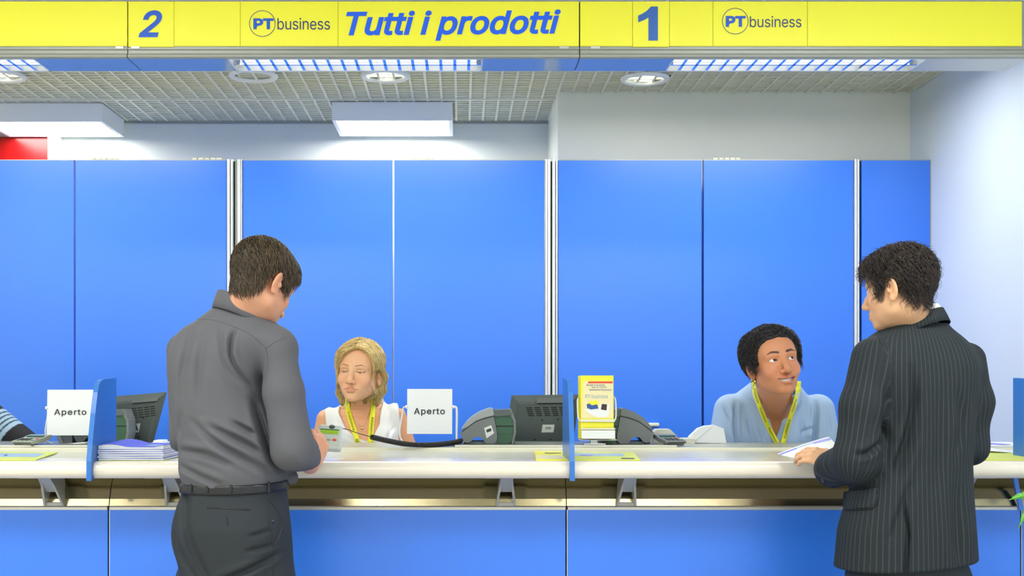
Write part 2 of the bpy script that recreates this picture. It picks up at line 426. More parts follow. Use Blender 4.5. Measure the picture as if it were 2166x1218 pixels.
# ================================================================== sign canopy over the counter
DS = 3.86; SB = DS/F
joints = [W(-688, 0, DS).x, W(270, 0, DS).x, W(1226, 0, DS).x, W(2176, 0, DS).x]
z_rail0 = W(0, 122, DS).z; z_sign0 = W(0, 97.5, DS).z; z_sign1 = W(0, 3, DS).z; D2 = 4.026
lamps = [(-1010+540-70+70-10, 70), (480, 1022), (1425, 1965)]
lamps = [(-470, 70), (480, 1022), (1425, 1965)]
unit_lab = ['yellow sign canopy at the far left with a blank board', 'yellow sign canopy numbered 2 with the words Tutti i prodotti', 'yellow sign canopy numbered 1 above the right clerk']
splits = [[(-688, 270)], [(270, 368), (368, 508), (508, 715), (715, 1226)], [(1226, 1338), (1338, 1416), (1416, 1508), (1508, 1708), (1708, 2162)]]
panels = {}
def X(px, d=DS): return W(px, 0, d).x
for u in range(3):
    a, b = joints[u]+0.0015, joints[u+1]-0.0015
    t = thing('sign_canopy', unit_lab[u], 'sign', ((a+b)/2, DS, z_rail0), 'sign canopies in a row above the counter')
    box('housing', (a, DS+0.012, z_rail0+0.034), (b, D2, z_sign1+0.004), 'alu_grey', t, bevel=0.003)
    # aluminium rail under the boards
    prism_x('rail', [(DS+0.012, z_sign0+0.002), (DS+0.004, z_sign0), (DS+0.004, z_sign0-0.009), (DS-0.006, z_sign0-0.0095), (DS-0.006, z_sign0-0.012), (DS+0.002, z_sign0-0.0125),
                     (DS+0.002, z_sign0-0.024), (DS-0.004, z_sign0-0.025), (DS-0.007, z_sign0-0.030), (DS-0.004, z_sign0-0.036), (DS+0.004, z_rail0-0.001), (DS+0.012, z_rail0-0.001)], a, b, 'alu_grey', t)
    for i, (p0, p1) in enumerate(splits[u]):
        e = 0.0006
        low = z_sign0-0.0025 if (p0, p1) in ((1338, 1416), (270, 368)) else z_sign0
        o = box('sign_board', (max(X(p0), a)+e, DS-(0.001 if (p0, p1) == (1338, 1416) else 0.0), low), (min(X(p1), b)-e, DS+0.011, z_sign1), 'yellow_sign', t, bevel=0.0006, seg=1)
        panels[(p0, p1)] = o
    if u: box('joint_light_stop', (a-0.0029, DS+0.0135, z_rail0+0.0005), (a+0.0002, D2-0.001, z_sign1), 'gap_dark', t)  # dark filler added to block light leaking through the joint gap
    l0, l1 = X(lamps[u][0]), X(lamps[u][1]); yf, yb = DS+0.012, D2
    # soffit sheets left and right of the louvre lamp
    if l0 > a: box('soffit_sheet', (a, yf, z_rail0-0.001), (l0, yb, z_rail0+0.004), 'soffit_blue', t)
    if b > l1: box('soffit_sheet', (l1, yf, z_rail0-0.001), (b, yb, z_rail0+0.004), 'soffit_blue' if u < 2 else 'soffit_grey', t)
    # louvre lamp: frame, spine, cross blades, tubes
    lx0 = max(l0, a); zl = z_rail0
    for (q0, q1, s0, s1) in ((lx0, l1, yf, yf+0.006), (lx0, l1, yb-0.006, yb), (lx0, lx0+0.005, yf, yb), (l1-0.005, l1, yf, yb)):
        box('lamp_frame', (q0, s0, zl-0.002), (q1, s1, zl+0.03), 'alu_white', t)
    box('reflector', (lx0, yf, zl+0.028), (l1, yb, zl+0.034), 'mirror_alu', t)
    ym = (yf+yb)/2
    prism_x('louvre_spine', [(ym-0.006, zl-0.001), (ym+0.006, zl-0.001), (ym+0.002, zl+0.026), (ym-0.002, zl+0.026)], lx0, l1, 'mirror_alu', t)
    n = 18; step = (l1-l0)/n
    me_b = None
    for i in range(1, n):
        bx_ = l0+i*step
        if bx_ < lx0: continue
        if me_b is None:
            V = [(-0.005, yf+0.006, zl-0.001), (0.005, yf+0.006, zl-0.001), (0.001, yf+0.006, zl+0.024), (-0.001, yf+0.006, zl+0.024)]
            V += [(x_, yb-0.006, z_) for x_, y_, z_ in V]
            me_b = me_from('louvre_blade', V, [(0, 1, 2, 3), (7, 6, 5, 4), (0, 4, 5, 1), (1, 5, 6, 2), (2, 6, 7, 3), (3, 7, 4, 0)])
            me_b.materials.append(MATS['mirror_alu'])
        o = bpy.data.objects.new('louvre_blade', me_b); COL.objects.link(o); o.parent = t; o.matrix_parent_inverse = Matrix.Translation(-t.location); o.location.x = bx_
    for yt in (ym-0.038, ym+0.038):
        lathe('lamp_tube', [(0.0005, lx0+0.02), (0.0075, lx0+0.021), (0.0075, l1-0.021), (0.0005, l1-0.02)], (0, yt, zl+0.0185), 'tube', t, sides=10, axis='x')
    if u < 2:
        box('joint_clip', (X(1183 if u else 245), DS-0.0045, z_sign0-0.009), (X(1203 if u else 262), DS+0.004, z_sign0-0.001), 'alu', t, bevel=0.001)
    if u:
        box('joint_clip', (X(1249 if u == 2 else 278), DS-0.0045, z_sign0-0.009), (X(1269 if u == 2 else 296), DS+0.004, z_sign0-0.001), 'alu', t, bevel=0.001)
P2 = panels
text_on('lettering', '2', (293, 22, 343, 79), DS, 'sign_blue', P2[(270, 368)], bold=0.022, shear=0.24)
text_on('lettering', 'Tutti i prodotti', (732, 22, 1186, 86), DS, 'sign_blue_bright', P2[(715, 1226)], bold=0.022, shear=0.24, tilt=-4)
one = [(1376.5, 14), (1391.5, 14), (1391.5, 86), (1371.5, 86), (1371.5, 37), (1364, 42), (1350, 47.5), (1349.5, 33.5), (1359, 29), (1368, 23), (1373, 18)]
link('lettering', me_from('lettering', [W(x_, y_, DS-0.001)+Vector((0, -0.0012, 0)) for x_, y_ in one], [tuple(reversed(range(len(one))))]), 'sign_blue_dull', P2[(1338, 1416)])
for cx, cy, key, pt, bu in ((555, 50, (508, 715), (536, 39, 579, 62), (587, 38, 698, 63)), (1555, 45, (1508, 1708), (1535, 34, 1577, 57), (1586, 34, 1695, 58))):
    text_on('lettering', 'PT', pt, DS, 'sign_blue', P2[key], bold=0.04)
    text_on('lettering', 'business', bu, DS, 'sign_navy', P2[key], bold=-0.003, spacing=0.98)
    c = W(cx, cy, DS); R0, R1 = 27.9*SB, 26.6*SB; V = []; Fc = []; n = 64
    for k in range(n):
        a = 2*math.pi*k/n
        for R in (R0, R1): V.append((c.x+R*math.cos(a), DS-0.0012, c.z+R*math.sin(a)))
    for k in range(n): Fc.append((2*k, 2*((k+1) % n), 2*((k+1) % n)+1, 2*k+1))
    link('emblem_ring', me_from('emblem_ring', V, Fc), 'sign_navy', P2[key])

# ================================================================== counter
DB = 3.80; XC0 = -2.62; XC1 = 1.81+1.45
zt1 = W(0, 1078, DB).z; zt2 = W(0, 1070, DB).z
cj = [-2.607, -1.134, 0.338, 1.800, 3.25]
XC1 = min(XC1, XR-0.01)
cj[4] = XR-0.005
clab = ['blue counter front at the far left under the striped sleeve', 'blue counter front in the middle behind the man in grey', 'blue counter front below the leaflet holder and the pinstripe jacket', 'blue counter front at the right edge behind the fern']
for i in range(4):
    a, b = cj[i]+0.0035, cj[i+1]-0.0035
    t = thing('counter_unit', clab[i], 'counter', ((a+b)/2, DB, 0), 'blue fronted counter units')
    box('front_panel', (a, DB, 0.09), (b, DB+0.02, zt1), 'blue_panel', t, bevel=0.001)
    box('plinth', (a, DB+0.05, 0.0), (b, DB+0.07, 0.10), 'alu_grey', t)
    prism_x('top_trim', [(DB-0.004, zt1), (DB-0.006, zt2-0.003), (DB-0.002, zt2), (DB+0.03, zt2+0.001), (DB+0.03, zt1)], a, b, 'alu', t)
    prof = [(DB+0.004, zt2), (DB+0.010, zt2+0.022), (DB+0.022, zt2+0.05), (DB+0.042, zt2+0.085), (DB+0.058, 1.039)]
    prism_x('steel_band', prof+[(y+0.006, z+0.0005) for y, z in reversed(prof)], a-0.002, b+0.002, 'steel', t, smooth=False)
    box('side_frame', (a-0.0025, DB+0.0015, 0.09), (a+0.0005, DB+0.02, zt1), 'alu', t)
    box('carcass', (a, DB+0.07, 0.02), (b, 4.18, 1.036), 'desk_lam', t)
def bracket(lab, px):
    x = (px-VX)*3.75/F
    t = thing('counter_bracket', lab, 'bracket', (x, 3.75, zt2), 'steel brackets under the counter top')
    for s in (-1, 1):
        tt, bb = 0.019, 0.033
        V = []
        for th in (0, 0.007):
            V += [(x+s*(bb-th), 3.792, zt2+0.001), (x+s*(bb-th), 3.806, zt2+0.001), (x+s*(tt-th+0.006), 3.832, 1.0), (x+s*(tt-th), 3.838, 1.036), (x+s*(tt-th), 3.70, 1.036), (x+s*(tt-th+0.003), 3.735, 1.01)]
        fs = [(0, 1, 2, 3, 4, 5), (11, 10, 9, 8, 7, 6)]+[(i, (i+1) % 6, (i+1) % 6+6, i+6) for i in range(6)]
        bm = bmesh.new(); vs_ = [bm.verts.new(v) for v in V]
        for f in fs: bm.faces.new([vs_[i] for i in f])
        link('side_plate', finish(bm, 'side_plate'), 'bracket_steel', t)
    prism_x('web', [(3.70, 1.036), (3.735, 1.012), (3.775, 0.985), (3.79, 0.985), (3.80, 1.0), (3.835, 1.036)], x-0.018, x+0.018, 'bracket_steel', t)
    box('foot', (x-0.028, 3.795, zt2+0.0005), (x+0.028, 3.8035, zt2+0.012), 'bracket_steel', t)
    box('top_plate', (x-0.07, 3.68, 1.0362), (x+0.07, 3.80, 1.0396), 'alu_grey', t)
for px, lab in ((-160, 'steel bracket under the counter top beyond the left edge'), (104, 'leftmost steel bracket in view under the counter top'), (364, 'steel bracket under the counter next to the grey shirted man'), (1071, 'steel bracket under the counter left of the middle blue divider'),
                (1329, 'steel bracket under the counter right of the middle blue divider'), (2040, 'steel bracket under the counter behind the pinstripe jacket')):
    bracket(lab, px)
# worktop
ZT = 1.093; R = 0.0265; cy_, cz_ = 3.645, ZT-R
wt = thing('worktop', 'long cream counter top with a rounded front edge', 'worktop', ((XC0+XC1)/2, 3.9, 1.04))
arc = [(cy_-R*math.sin(math.radians(t_)), cz_+R*math.cos(math.radians(t_))) for t_ in range(0, 181, 12)]
prism_x('rounded_edge', [(3.79, ZT)]+arc+[(3.79, ZT-2*R)], XC0, XC1, 'cream', wt, smooth=False)
for f in wt.children[0].data.polygons: f.use_smooth = abs(f.normal.x) < 0.5
wt.children[0].data.set_sharp_from_angle(angle=math.radians(30))
box('top_sheet', (XC0, 3.791, 1.046), (XC1, 4.2, ZT-0.0015), 'top_lam', wt)
box('back_upstand', (XC0, 4.2, 1.046), (XC1, 4.208, 1.1), 'tray_edge', wt)
lg = tag(box('back_ledge', (XC0, 4.208, 1.07), (XC1, 4.5, 1.101), 'ledge_grey', bevel=0.003), 'grey raised ledge along the back of the counter', 'ledge')
dk = thing('clerk_desk', 'pale desk behind the counter, below the ledge', 'desk', (0, 4.4, 0))
box('desk_top', (XC0, 4.21, 0.72), (XC1, 4.58, 0.75), 'desk_lam', dk)
for xx in (XC0+0.05, -1.13, 0.34, XC1-0.05): box('desk_leg', (xx-0.02, 4.21, 0), (xx+0.02, 4.5, 1.07), 'desk_lam', dk)
# equipment trays on the ledge
for x0, x1, lab in ((-60, 191, 'thin grey equipment tray on the ledge below the first Aperto card'), (962, 1432, 'thin grey equipment tray on the ledge under the two grey printers')):
    d0 = 4.215
    t = thing('equipment_tray', lab, 'tray', (W((x0+x1)/2, 0, d0).x, d0, 1.101), 'equipment trays')
    box('plate', (W(x0, 0, d0).x, d0+0.006, 1.1012), (W(x1, 0, d0).x, 4.49, 1.107), 'tray_dark', t)
    box('front_lip', (W(x0, 0, d0).x, d0, 1.1012), (W(x1, 0, d0).x, d0+0.0055, 1.108), 'tray_edge', t, bevel=0.001)
# blue dividers
for x, lab in ((-1.135, 'blue acrylic divider beside the first Aperto card'), (0.338, 'blue acrylic divider next to the yellow leaflet holder'), (1.81, 'blue acrylic divider at the right edge')):
    prof = [(3.600, 1.036), (3.600, 1.095), (3.612, 1.15), (3.64, 1.24), (3.664, 1.305), (3.678, 1.328), (3.70, 1.341), (3.73, 1.3455), (3.862, 1.349), (3.862, 1.094)]
    prof += [(cy_-(R+0.001)*math.sin(math.radians(t_)), cz_+(R+0.001)*math.cos(math.radians(t_))) for t_ in range(0, 151, 15)]
    t = thing('counter_divider', lab, 'divider', (x, 3.73, 1.04), 'blue counter dividers')
    prism_x('sheet', prof, x-0.0075, x+0.0075, 'acrylic_blue', t, bevel=0.002)
# ================================================================== things on the counter
def outline(px, d): return [(W(x, y, d).x, W(x, y, d).z) for x, y in px]

# ---- Aperto cards on wire stands
def aperto(px, lab, dd, yaw, stand_px, base_y, ball_px, txt, right=True):
    x0, y0, x1, y1 = px; c = W((x0+x1)/2, (y0+y1)/2, dd)
    t = thing('open_sign', lab, 'sign', (c.x, dd, 1.107), 'Aperto cards on wire stands')
    hw = (x1-x0)/2*dd/F; hh = (y1-y0)/2*dd/F; Rm = ROT(-4, 0, yaw)
    def loc(u, v, o=0.0):
        q = Rm @ Vector(((u*2-1)*hw, o, (v*2-1)*hh)); return c+q
    V = [loc(0, 0), loc(1, 0), loc(1, 1), loc(0, 1), loc(0, 0, 0.004), loc(1, 0, 0.004), loc(1, 1, 0.004), loc(0, 1, 0.004)]
    card = link('card', me_from('card', V, [(0, 1, 2, 3), (7, 6, 5, 4), (0, 4, 5, 1), (1, 5, 6, 2), (2, 6, 7, 3), (3, 7, 4, 0)]), 'card_white', t)
    text_on('lettering', 'Aperto', None, dd, 'ink', card, bold=0.018, spacing=1.12, fn=lambda a, b: loc(txt[0]+(txt[2]-txt[0])*a, txt[1]+(txt[3]-txt[1])*b, -0.0012))
    pz = loc(0, 0.6).z
    b0 = loc(-0.03, 0.6, 0.002)
    hy = dd
    if stand_px:
        sx = W(stand_px, 0, dd).x
        pts = smooth_path([loc(1.0, 0.60, 0.002), (sx-0.006, dd+0.002, pz), (sx, dd+0.002, pz-0.012), (sx, dd+0.002, 1.16), (sx, dd+0.002, 1.112)], 5)
        tube('wire_stand', pts, 0.0042, 'white_wire', t)
        box('stand_foot', (sx-0.035, dd-0.02, 1.1082), (sx+0.012, dd+0.03, 1.113), 'plastic_light', t, bevel=0.001)
        tube('wire_stand', smooth_path([(sx, dd+0.002, 1.112), (sx-0.03, dd+0.004, 1.111), (2*c.x-sx, dd+0.03, 1.111), (2*c.x-sx, dd+0.03, pz-0.015), loc(-0.05, 0.6, 0.012)], 5), 0.003, 'white_wire', t)
    for u in ((-0.012, 1.012) if right else (-0.012,)):
        p = loc(u, 0.6, 0.002)
        lathe('pivot_knob', [(0.0005, -0.006), (0.005, -0.005), (0.007, 0), (0.005, 0.005), (0.0005, 0.006)], p, 'white_wire', t, sides=12, axis='x')
    return t
aperto((861, 822.5, 956.5, 917.5), 'white Aperto card on a wire stand right of the blonde clerk', 4.32, -3, 966, 945, None, (0.15, 0.40, 0.84, 0.575))
aperto((100.5, 824, 198, 920.5), 'white Aperto card on a wire stand at the left beside the striped sleeve', 4.32, 4, 203, 945, None, (0.15, 0.41, 0.84, 0.575))

# ---- monitors
def monitor(lab, corners, d, yawn, sticker, vents, screws, sub_label):
    (ax, ay), (bx_, by), (cx_, cy2), (dx_, dy_) = corners      # top left, top right, bottom right, bottom left of the back shell
    c = W((ax+bx_)/2, (ay+dy_)/2, d)
    t = thing('monitor', lab, 'monitor', (c.x, d+0.06, 0.75), 'flat monitors seen from behind')
    def P(u, v, o):                      # u,v in 0..1 over the shell, o = depth offset, yaw shears depth
        px_ = (ax+(bx_-ax)*u)*(1-v)+(dx_+(cx_-dx_)*u)*v; py_ = (ay+(by-ay)*u)*(1-v)+(dy_+(cy2-dy_)*u)*v
        return W(px_, py_, d+o+yawn*(u-0.5)+0.05*(v-0.5))
    bm = bmesh.new()
    rings = [(0.0, 0.030), (0.0, 0.006), (0.035, 0.0), (0.10, -0.012), (0.14, -0.014)]
    vv = []
    for e, o in rings:
        vv.append([bm.verts.new(P(u, v, o)) for u, v in ((e, e), (1-e, e), (1-e, 1-e), (e, 1-e))])
    for r0, r1 in zip(vv, vv[1:]):
        for i in range(4): bm.faces.new((r0[i], r0[(i+1) % 4], r1[(i+1) % 4], r1[i]))
    bm.faces.new(vv[-1]); bm.faces.new(list(reversed(vv[0])))
    link('back_shell', finish(bm, 'back_shell', 0.0015), 'plastic_dark', t)
    def slab(nm, u0, v0, u1, v1, o0, o1, m):
        V = [P(u, v, o) for o in (o0, o1) for u, v in ((u0, v0), (u1, v0), (u1, v1), (u0, v1))]
        return link(nm, me_from(nm, V, [(0, 1, 2, 3), (7, 6, 5, 4), (0, 4, 5, 1), (1, 5, 6, 2), (2, 6, 7, 3), (3, 7, 4, 0)]), m, t)
    u0, v0, u1, v1 = vents[0]; slab('grip', u0, v0, u1, v1, -0.026, -0.01, 'plastic_mid')
    slab('grip_painted_shade', u0+0.02, v1, u1-0.02, v1+0.012, -0.020, -0.01, 'gap_dark')  # dark strip, shade below the grip put in as colour
    for r in range(5):
        for k in range(5):
            uu = vents[1][0]+(vents[1][2]-vents[1][0])*(k/5)+0.012*r; vv_ = vents[1][1]+(vents[1][3]-vents[1][1])*r/5
            slab('vent_slot', uu, vv_, uu+0.085, vv_+0.016, -0.0150, -0.012, 'gap_dark')
    for u, v in screws:
        p = P(u, v, -0.014); lathe('screw', [(0.0005, -0.002), (0.003, -0.002), (0.0035, 0.0), (0.0035, 0.003)], p, 'gap_dark', t, sides=10, axis='y')
    s = slab('sticker', *sticker, -0.0152, -0.0135, 'label_white')
    for k in range(4):
        su = sticker[0]+(sticker[2]-sticker[0])*(0.3+0.12*k)
        slab('bar_code', su, sticker[1]+(sticker[3]-sticker[1])*0.3, su+0.01, sticker[1]+(sticker[3]-sticker[1])*0.6, -0.0158, -0.015, 'ink')
    slab('sticker', *sub_label, -0.0152, -0.0135, 'pad_grey')
    q = P(0.5, 0.9, 0.02)
    box('neck', (q.x-0.035, q.y+0.0, 0.76), (q.x+0.035, q.y+0.03, q.z), 'plastic_dark', t)
    box('foot', (q.x-0.09, q.y-0.06, 0.7505), (q.x+0.09, q.y+0.10, 0.765), 'plastic_dark', t, bevel=0.004)
    return t
monitor('dark grey monitor seen from behind, left of the middle blue divider', ((1082, 836), (1227, 834), (1207, 972), (1063, 972)), 4.56, 0.0, (0.515, 0.46, 0.69, 0.58), ((0.38, 0.045, 0.88, 0.125), (0.24, 0.19, 0.84, 0.34)), ((0.50, 0.39), (0.73, 0.38), (0.43, 0.69), (0.66, 0.69)), (0.42, 0.76, 0.80, 0.84))
monitor('dark grey monitor seen from behind, tilted, beside the blue booklets', ((218, 840), (353, 829), (322, 945), (222, 960)), 4.56, -0.05, (0.46, 0.53, 0.66, 0.69), ((0.46, 0.09, 0.88, 0.15), (0.36, 0.24, 0.88, 0.45)), ((0.49, 0.47), (0.70, 0.44), (0.42, 0.82), (0.66, 0.78)), (0.38, 0.85, 0.72, 0.98))

# ---- desk printers with green windows
def printer(lab, ox, sx, d0, d1, full=True):
    """outline in photo pixels relative to ox, mirrored by sx"""
    def T(pts): return outline([(ox+sx*x, y) for x, y in pts], d0)
    def Tm(pts): q = T(pts); return q if sx > 0 else list(reversed(q))
    hood = [(0, 918), (11, 898), (22, 886), (42, 873), (62, 866), (68, 867), (72, 890), (76, 908), (78, 922), (77, 933), (70, 938.5), (54, 938), (47, 929), (40, 924), (30, 925), (23, 933), (16, 937), (8, 935)]
    c = W(ox+sx*57, 940, d0)
    t = thing('desk_printer', lab, 'printer', (c.x, (d0+d1)/2, 1.107), 'grey desk printers')
    poly_y('side_shell', Tm(hood), d0, d1, 'plastic_mid', t, bevel=0.006)
    seam = [(3, 913), (14, 905), (30, 893), (48, 886), (72, 880)]
    pts = [Vector((x, d0-0.0005, z)) for x, z in T(seam)]
    tube('seam', smooth_path(pts, 5), 0.0012, 'gap_dark', t, sides=5)
    cover = [(2, 908), (12, 894), (24, 882), (42, 871), (62, 863.5), (69, 864), (71, 878), (52, 882), (32, 890), (16, 902)]
    poly_y('lid', Tm(cover), d0-0.004, d1+0.004, 'plastic_light' if full else 'plastic_mid', t, bevel=0.004)
    drum = [(70, 880), (74, 872), (106, 872), (112, 884), (115, 903), (114, 922), (109, 938), (78, 938), (79, 920), (76, 905)]
    poly_y('green_window', Tm(drum), d0+0.010, d1-0.010, 'drum_green', t, bevel=0.012)
    for y in (881, 901, 917):
        q = T([(74, y), (112, y)])
        box('window_rib', (min(q[0][0], q[1][0]), d0+0.0075, q[0][1]-0.002), (max(q[0][0], q[1][0]), d0+0.012, q[0][1]+0.001), 'gap_dark' if y == 901 else 'drum_green', t)
    topb = [(68, 867), (104, 866), (108, 873), (109, 878), (71, 881)]
    poly_y('cover_bar', Tm(topb), d0+0.002, d1-0.004, 'plastic_dark', t, bevel=0.003)
    far = [(100, 867), (108, 866), (117, 890), (118, 915), (112, 939), (108, 939), (113, 915), (112, 890)]
    poly_y('far_shell', Tm(far), d0+0.004, d1, 'plastic_mid', t, bevel=0.002)
    if full:
        st = [(50, 905), (65, 899), (71, 916), (55, 927)]
        poly_y('sticker', Tm(st), d0-0.0012, d0+0.002, 'label_white', t)
        poly_y('bar_code', Tm([(54, 909), (64, 905), (66, 911), (56, 915)]), d0-0.0018, d0, 'ink', t)
    for x in (14, 66, 108):
        q = T([(x, 940)])[0]
        lathe('foot', [(0.0005, 1.1072), (0.012, 1.1072), (0.014, 1.109), (0.010, 1.114), (0.0005, 1.114)], (q[0], d0+0.02, 0), 'black_rubber', t, sides=14)
    base = [(14, 934), (112, 934), (114, 939.5), (12, 939.5)]
    poly_y('base', Tm(base), d0+0.012, d1-0.012, 'plastic_dark', t)
printer('grey desk printer with green window left of the dark monitor', 974, 1, 4.31, 4.43)
printer('grey desk printer with green window partly behind the yellow leaflet holder', 1383, -1, 4.31, 4.43, False)
printer('grey desk printer with green window hidden behind the left blue divider', 154, 1, 4.38, 4.48, False)
# low document scanner under the first card
t = thing('document_scanner', 'low dark scanner under the first Aperto card', 'scanner', (W(160, 0, 4.40).x, 4.42, 1.107))
poly_y('body', outline([(121, 921), (136, 914), (152, 912), (153, 932), (150, 941), (131, 941.5), (124, 932)], 4.39), 4.39, 4.47, 'plastic_mid', t, bevel=0.003)
poly_y('side_cap', outline([(119, 922), (126, 918), (136, 940), (129, 942), (123, 934)], 4.385), 4.385, 4.47, 'plastic_light', t, bevel=0.002)
box('base', tuple(W(134, 943.5, 4.40)), tuple(W(152, 939, 4.47)), 'black_rubber', t)

# ---- card pads lying on the counter
def card_pad(lab, cx, cy, yaw, L=0.135, wd=0.078, z0=1.1075, d=4.27, m='pad_grey'):
    c = W(cx, 0, d); c.z = z0
    t = thing('card_reader', lab, 'card reader', tuple(c), 'card readers')
    Rm = ROT(0, 0, yaw).to_4x4(); M4 = Matrix.Translation(c) @ Rm @ Matrix.Rotation(math.radians(4), 4, 'X') @ Matrix.Diagonal((1, .85, .72, 1))
    def put(o): o.data.transform(M4); return o
    prof = [(-L/2, 0.006), (-L/2-0.001, 0.014), (-L/2+0.004, 0.020), (L*0.1, 0.026), (L*0.3, 0.033), (L/2, 0.034), (L/2, 0.016), (0, 0.002)]
    put(prism_x('body', prof, -wd/2, wd/2, m, t, bevel=0.004))
    put(box('front_slot', (-wd/2+0.006, -L/2-0.002, 0.009), (wd/2-0.006, -L/2+0.002, 0.0125), 'gap_dark', t))
    for i in range(3):
        for j in range(3):
            x = -wd/2+0.012+j*0.0175; y = -L/2+0.014+i*0.015; z = 0.0205+(y+L/2)*0.075
            put(box('key', (x, y, z), (x+0.011, y+0.009, z+0.003), 'pad_key', t, bevel=0.001, seg=1))
    for i, m in enumerate(('key_green', 'pad_light', 'key_red')):
        y = -L/2+0.014+i*0.015; z = 0.0205+(y+L/2)*0.075
        put(box('key', (wd/2-0.020, y, z), (wd/2-0.007, y+0.009, z+0.003), m, t, bevel=0.001, seg=1))
    put(box('display', (-wd/2+0.01, 0.018, 0.0270), (wd/2-0.01, 0.042, 0.0330), 'drum_green', t))
    put(box('foot', (-wd/2+0.005, -L/2+0.01, -0.0065), (wd/2-0.005, -L/2+0.04, 0.012), 'plastic_mid', t))
    return t
card_pad('beige card reader with black keys at the left, below the striped sleeve', 68, 940, -16, z0=1.1125, wd=0.088)
card_pad('dark card reader lying right of the second printer', 1416, 935, 14, z0=1.1125, d=4.29, m='plastic_mid')

# ---- beige boxes and a white paper bag on the ledge
t = thing('beige_dispenser', 'beige plastic box behind the dark card reader', 'box', (W(1405, 0, 4.42).x, 4.43, 1.107))
poly_y('body', outline([(1381, 940), (1384, 914), (1391, 908), (1418, 908), (1436, 926), (1441, 939)], 4.40), 4.40, 4.47, 'plastic_beige', t, bevel=0.004)
box('front_tray', tuple(W(1434, 941, 4.41)), tuple(W(1464, 925, 4.47)), 'plastic_beige', t, bevel=0.003)
sg = thing('paper_bag', 'crumpled white paper bag on the ledge beside the smiling clerk', 'bag', (W(1490, 0, 4.46).x, 4.46, 1.101))
pts = outline([(1462, 936), (1459, 924), (1478, 906), (1492, 901), (1512, 899), (1530, 906), (1536, 938)], 4.45)
o = poly_y('bag_body', [(x, max(z, 1.1012)) for x, z in pts], 4.445, 4.488, 'card_white', sg, bevel=0.006)
tube('bag_fold', smooth_path([W(1470, 932, 4.443), W(1488, 918, 4.441), W(1505, 903, 4.443)], 4), 0.0015, 'card_white', sg, sides=5)
t = thing('paper_pile', 'small pile of white slips behind the blue booklets', 'paper', (W(335, 0, 4.3).x, 4.3, 1.101))
for i in range(3):
    box('slip', (W(318, 0, 4.28).x+0.004*i, 4.27+0.01*i, 1.1012+0.0065*i), (W(350, 0, 4.28).x-0.006*i, 4.36, 1.1075+0.0065*i), 'paper_white', t, bevel=0.001)
box('grey_case', (W(352, 0, 4.28).x, 4.28, 1.1012), (W(392, 0, 4.28).x, 4.36, 1.116), 'plastic_beige', t, bevel=0.002)

# ---- stack of booklets by the left divider
xa, xb = (207-VX)*3.66/F, (345-VX)*3.66/F
N_B = 6; hb = 0.0068
names = ['lowest', 'second from the bottom', 'third from the bottom', 'fourth from the bottom', 'fifth from the bottom', 'top']
for i in range(N_B):
    top = i == N_B-1
    z0 = ZT + 0.0012 + i*hb
    bt = thing('booklet', ('blue-violet booklet with a curling cover on top of the stack by the divider' if top else 'pale edged booklet in the stack by the left divider, '+names[i]), 'booklet', ((xa+xb)/2, 3.78, z0), 'stack of booklets')
    jx = random.Random(i).uniform(-0.002, 0.002)
    nx = 14
    def wave(u, v): return (0.0075*math.sin(u*2*math.pi*1.02+0.5)+0.006*v*math.sin(u*3+2.2)) if top else 0.0005*math.sin(u*6+i)
    for nm, h0, h1, m in (('pages', 0.0006, hb-0.0012, 'paper_edge'), ('cover', hb-0.0012, hb-0.0002, 'paper_blue')):
        V = []; Fc = []
        lv = 5
        for hh in (h0, h1):
            for k in range(nx+1):
                for j in range(lv+1):
                    u, v = k/nx, j/lv
                    wv = wave(u, v) if (hh == h1 or nm == 'cover') else 0
                    V.append((xa+(xb-xa)*u+jx+0.012*v, 3.662+0.225*v, z0+hh+max(wv, -0.002)*(1 if nm == 'cover' else 0.85)+(0.003 if top else 0)*(1 if hh == h1 or nm == 'cover' else 0)))
        n1 = (nx+1)*(lv+1); I = lambda k, j: k*(lv+1)+j
        for k in range(nx):
            for j in range(lv):
                Fc.append((n1+I(k, j), n1+I(k+1, j), n1+I(k+1, j+1), n1+I(k, j+1))); Fc.append((I(k, j+1), I(k+1, j+1), I(k+1, j), I(k, j)))
            Fc.append((I(k, 0), I(k+1, 0), n1+I(k+1, 0), n1+I(k, 0))); Fc.append((I(k+1, lv), I(k, lv), n1+I(k, lv), n1+I(k+1, lv)))
        for j in range(lv):
            Fc.append((I(0, j+1), I(0, j), n1+I(0, j), n1+I(0, j+1))); Fc.append((I(nx, j), I(nx, j+1), n1+I(nx, j+1), n1+I(nx, j)))
        o = link(nm, me_from(nm, V, Fc), m, bt)
        if nm == 'cover' and top:
            pv = lambda u, v: (xa+(xb-xa)*u+0.012*v, 3.662+0.225*v, z0+hb+0.0032+max(wave(u, v), -0.002))
            V = [pv(u, v) for u, v in ((0.62, 0.22), (0.84, 0.22), (0.84, 0.52), (0.62, 0.52))]
            link('print_patch', me_from('print_patch', V, [(0, 1, 2, 3)]), 'paper_sky', bt)

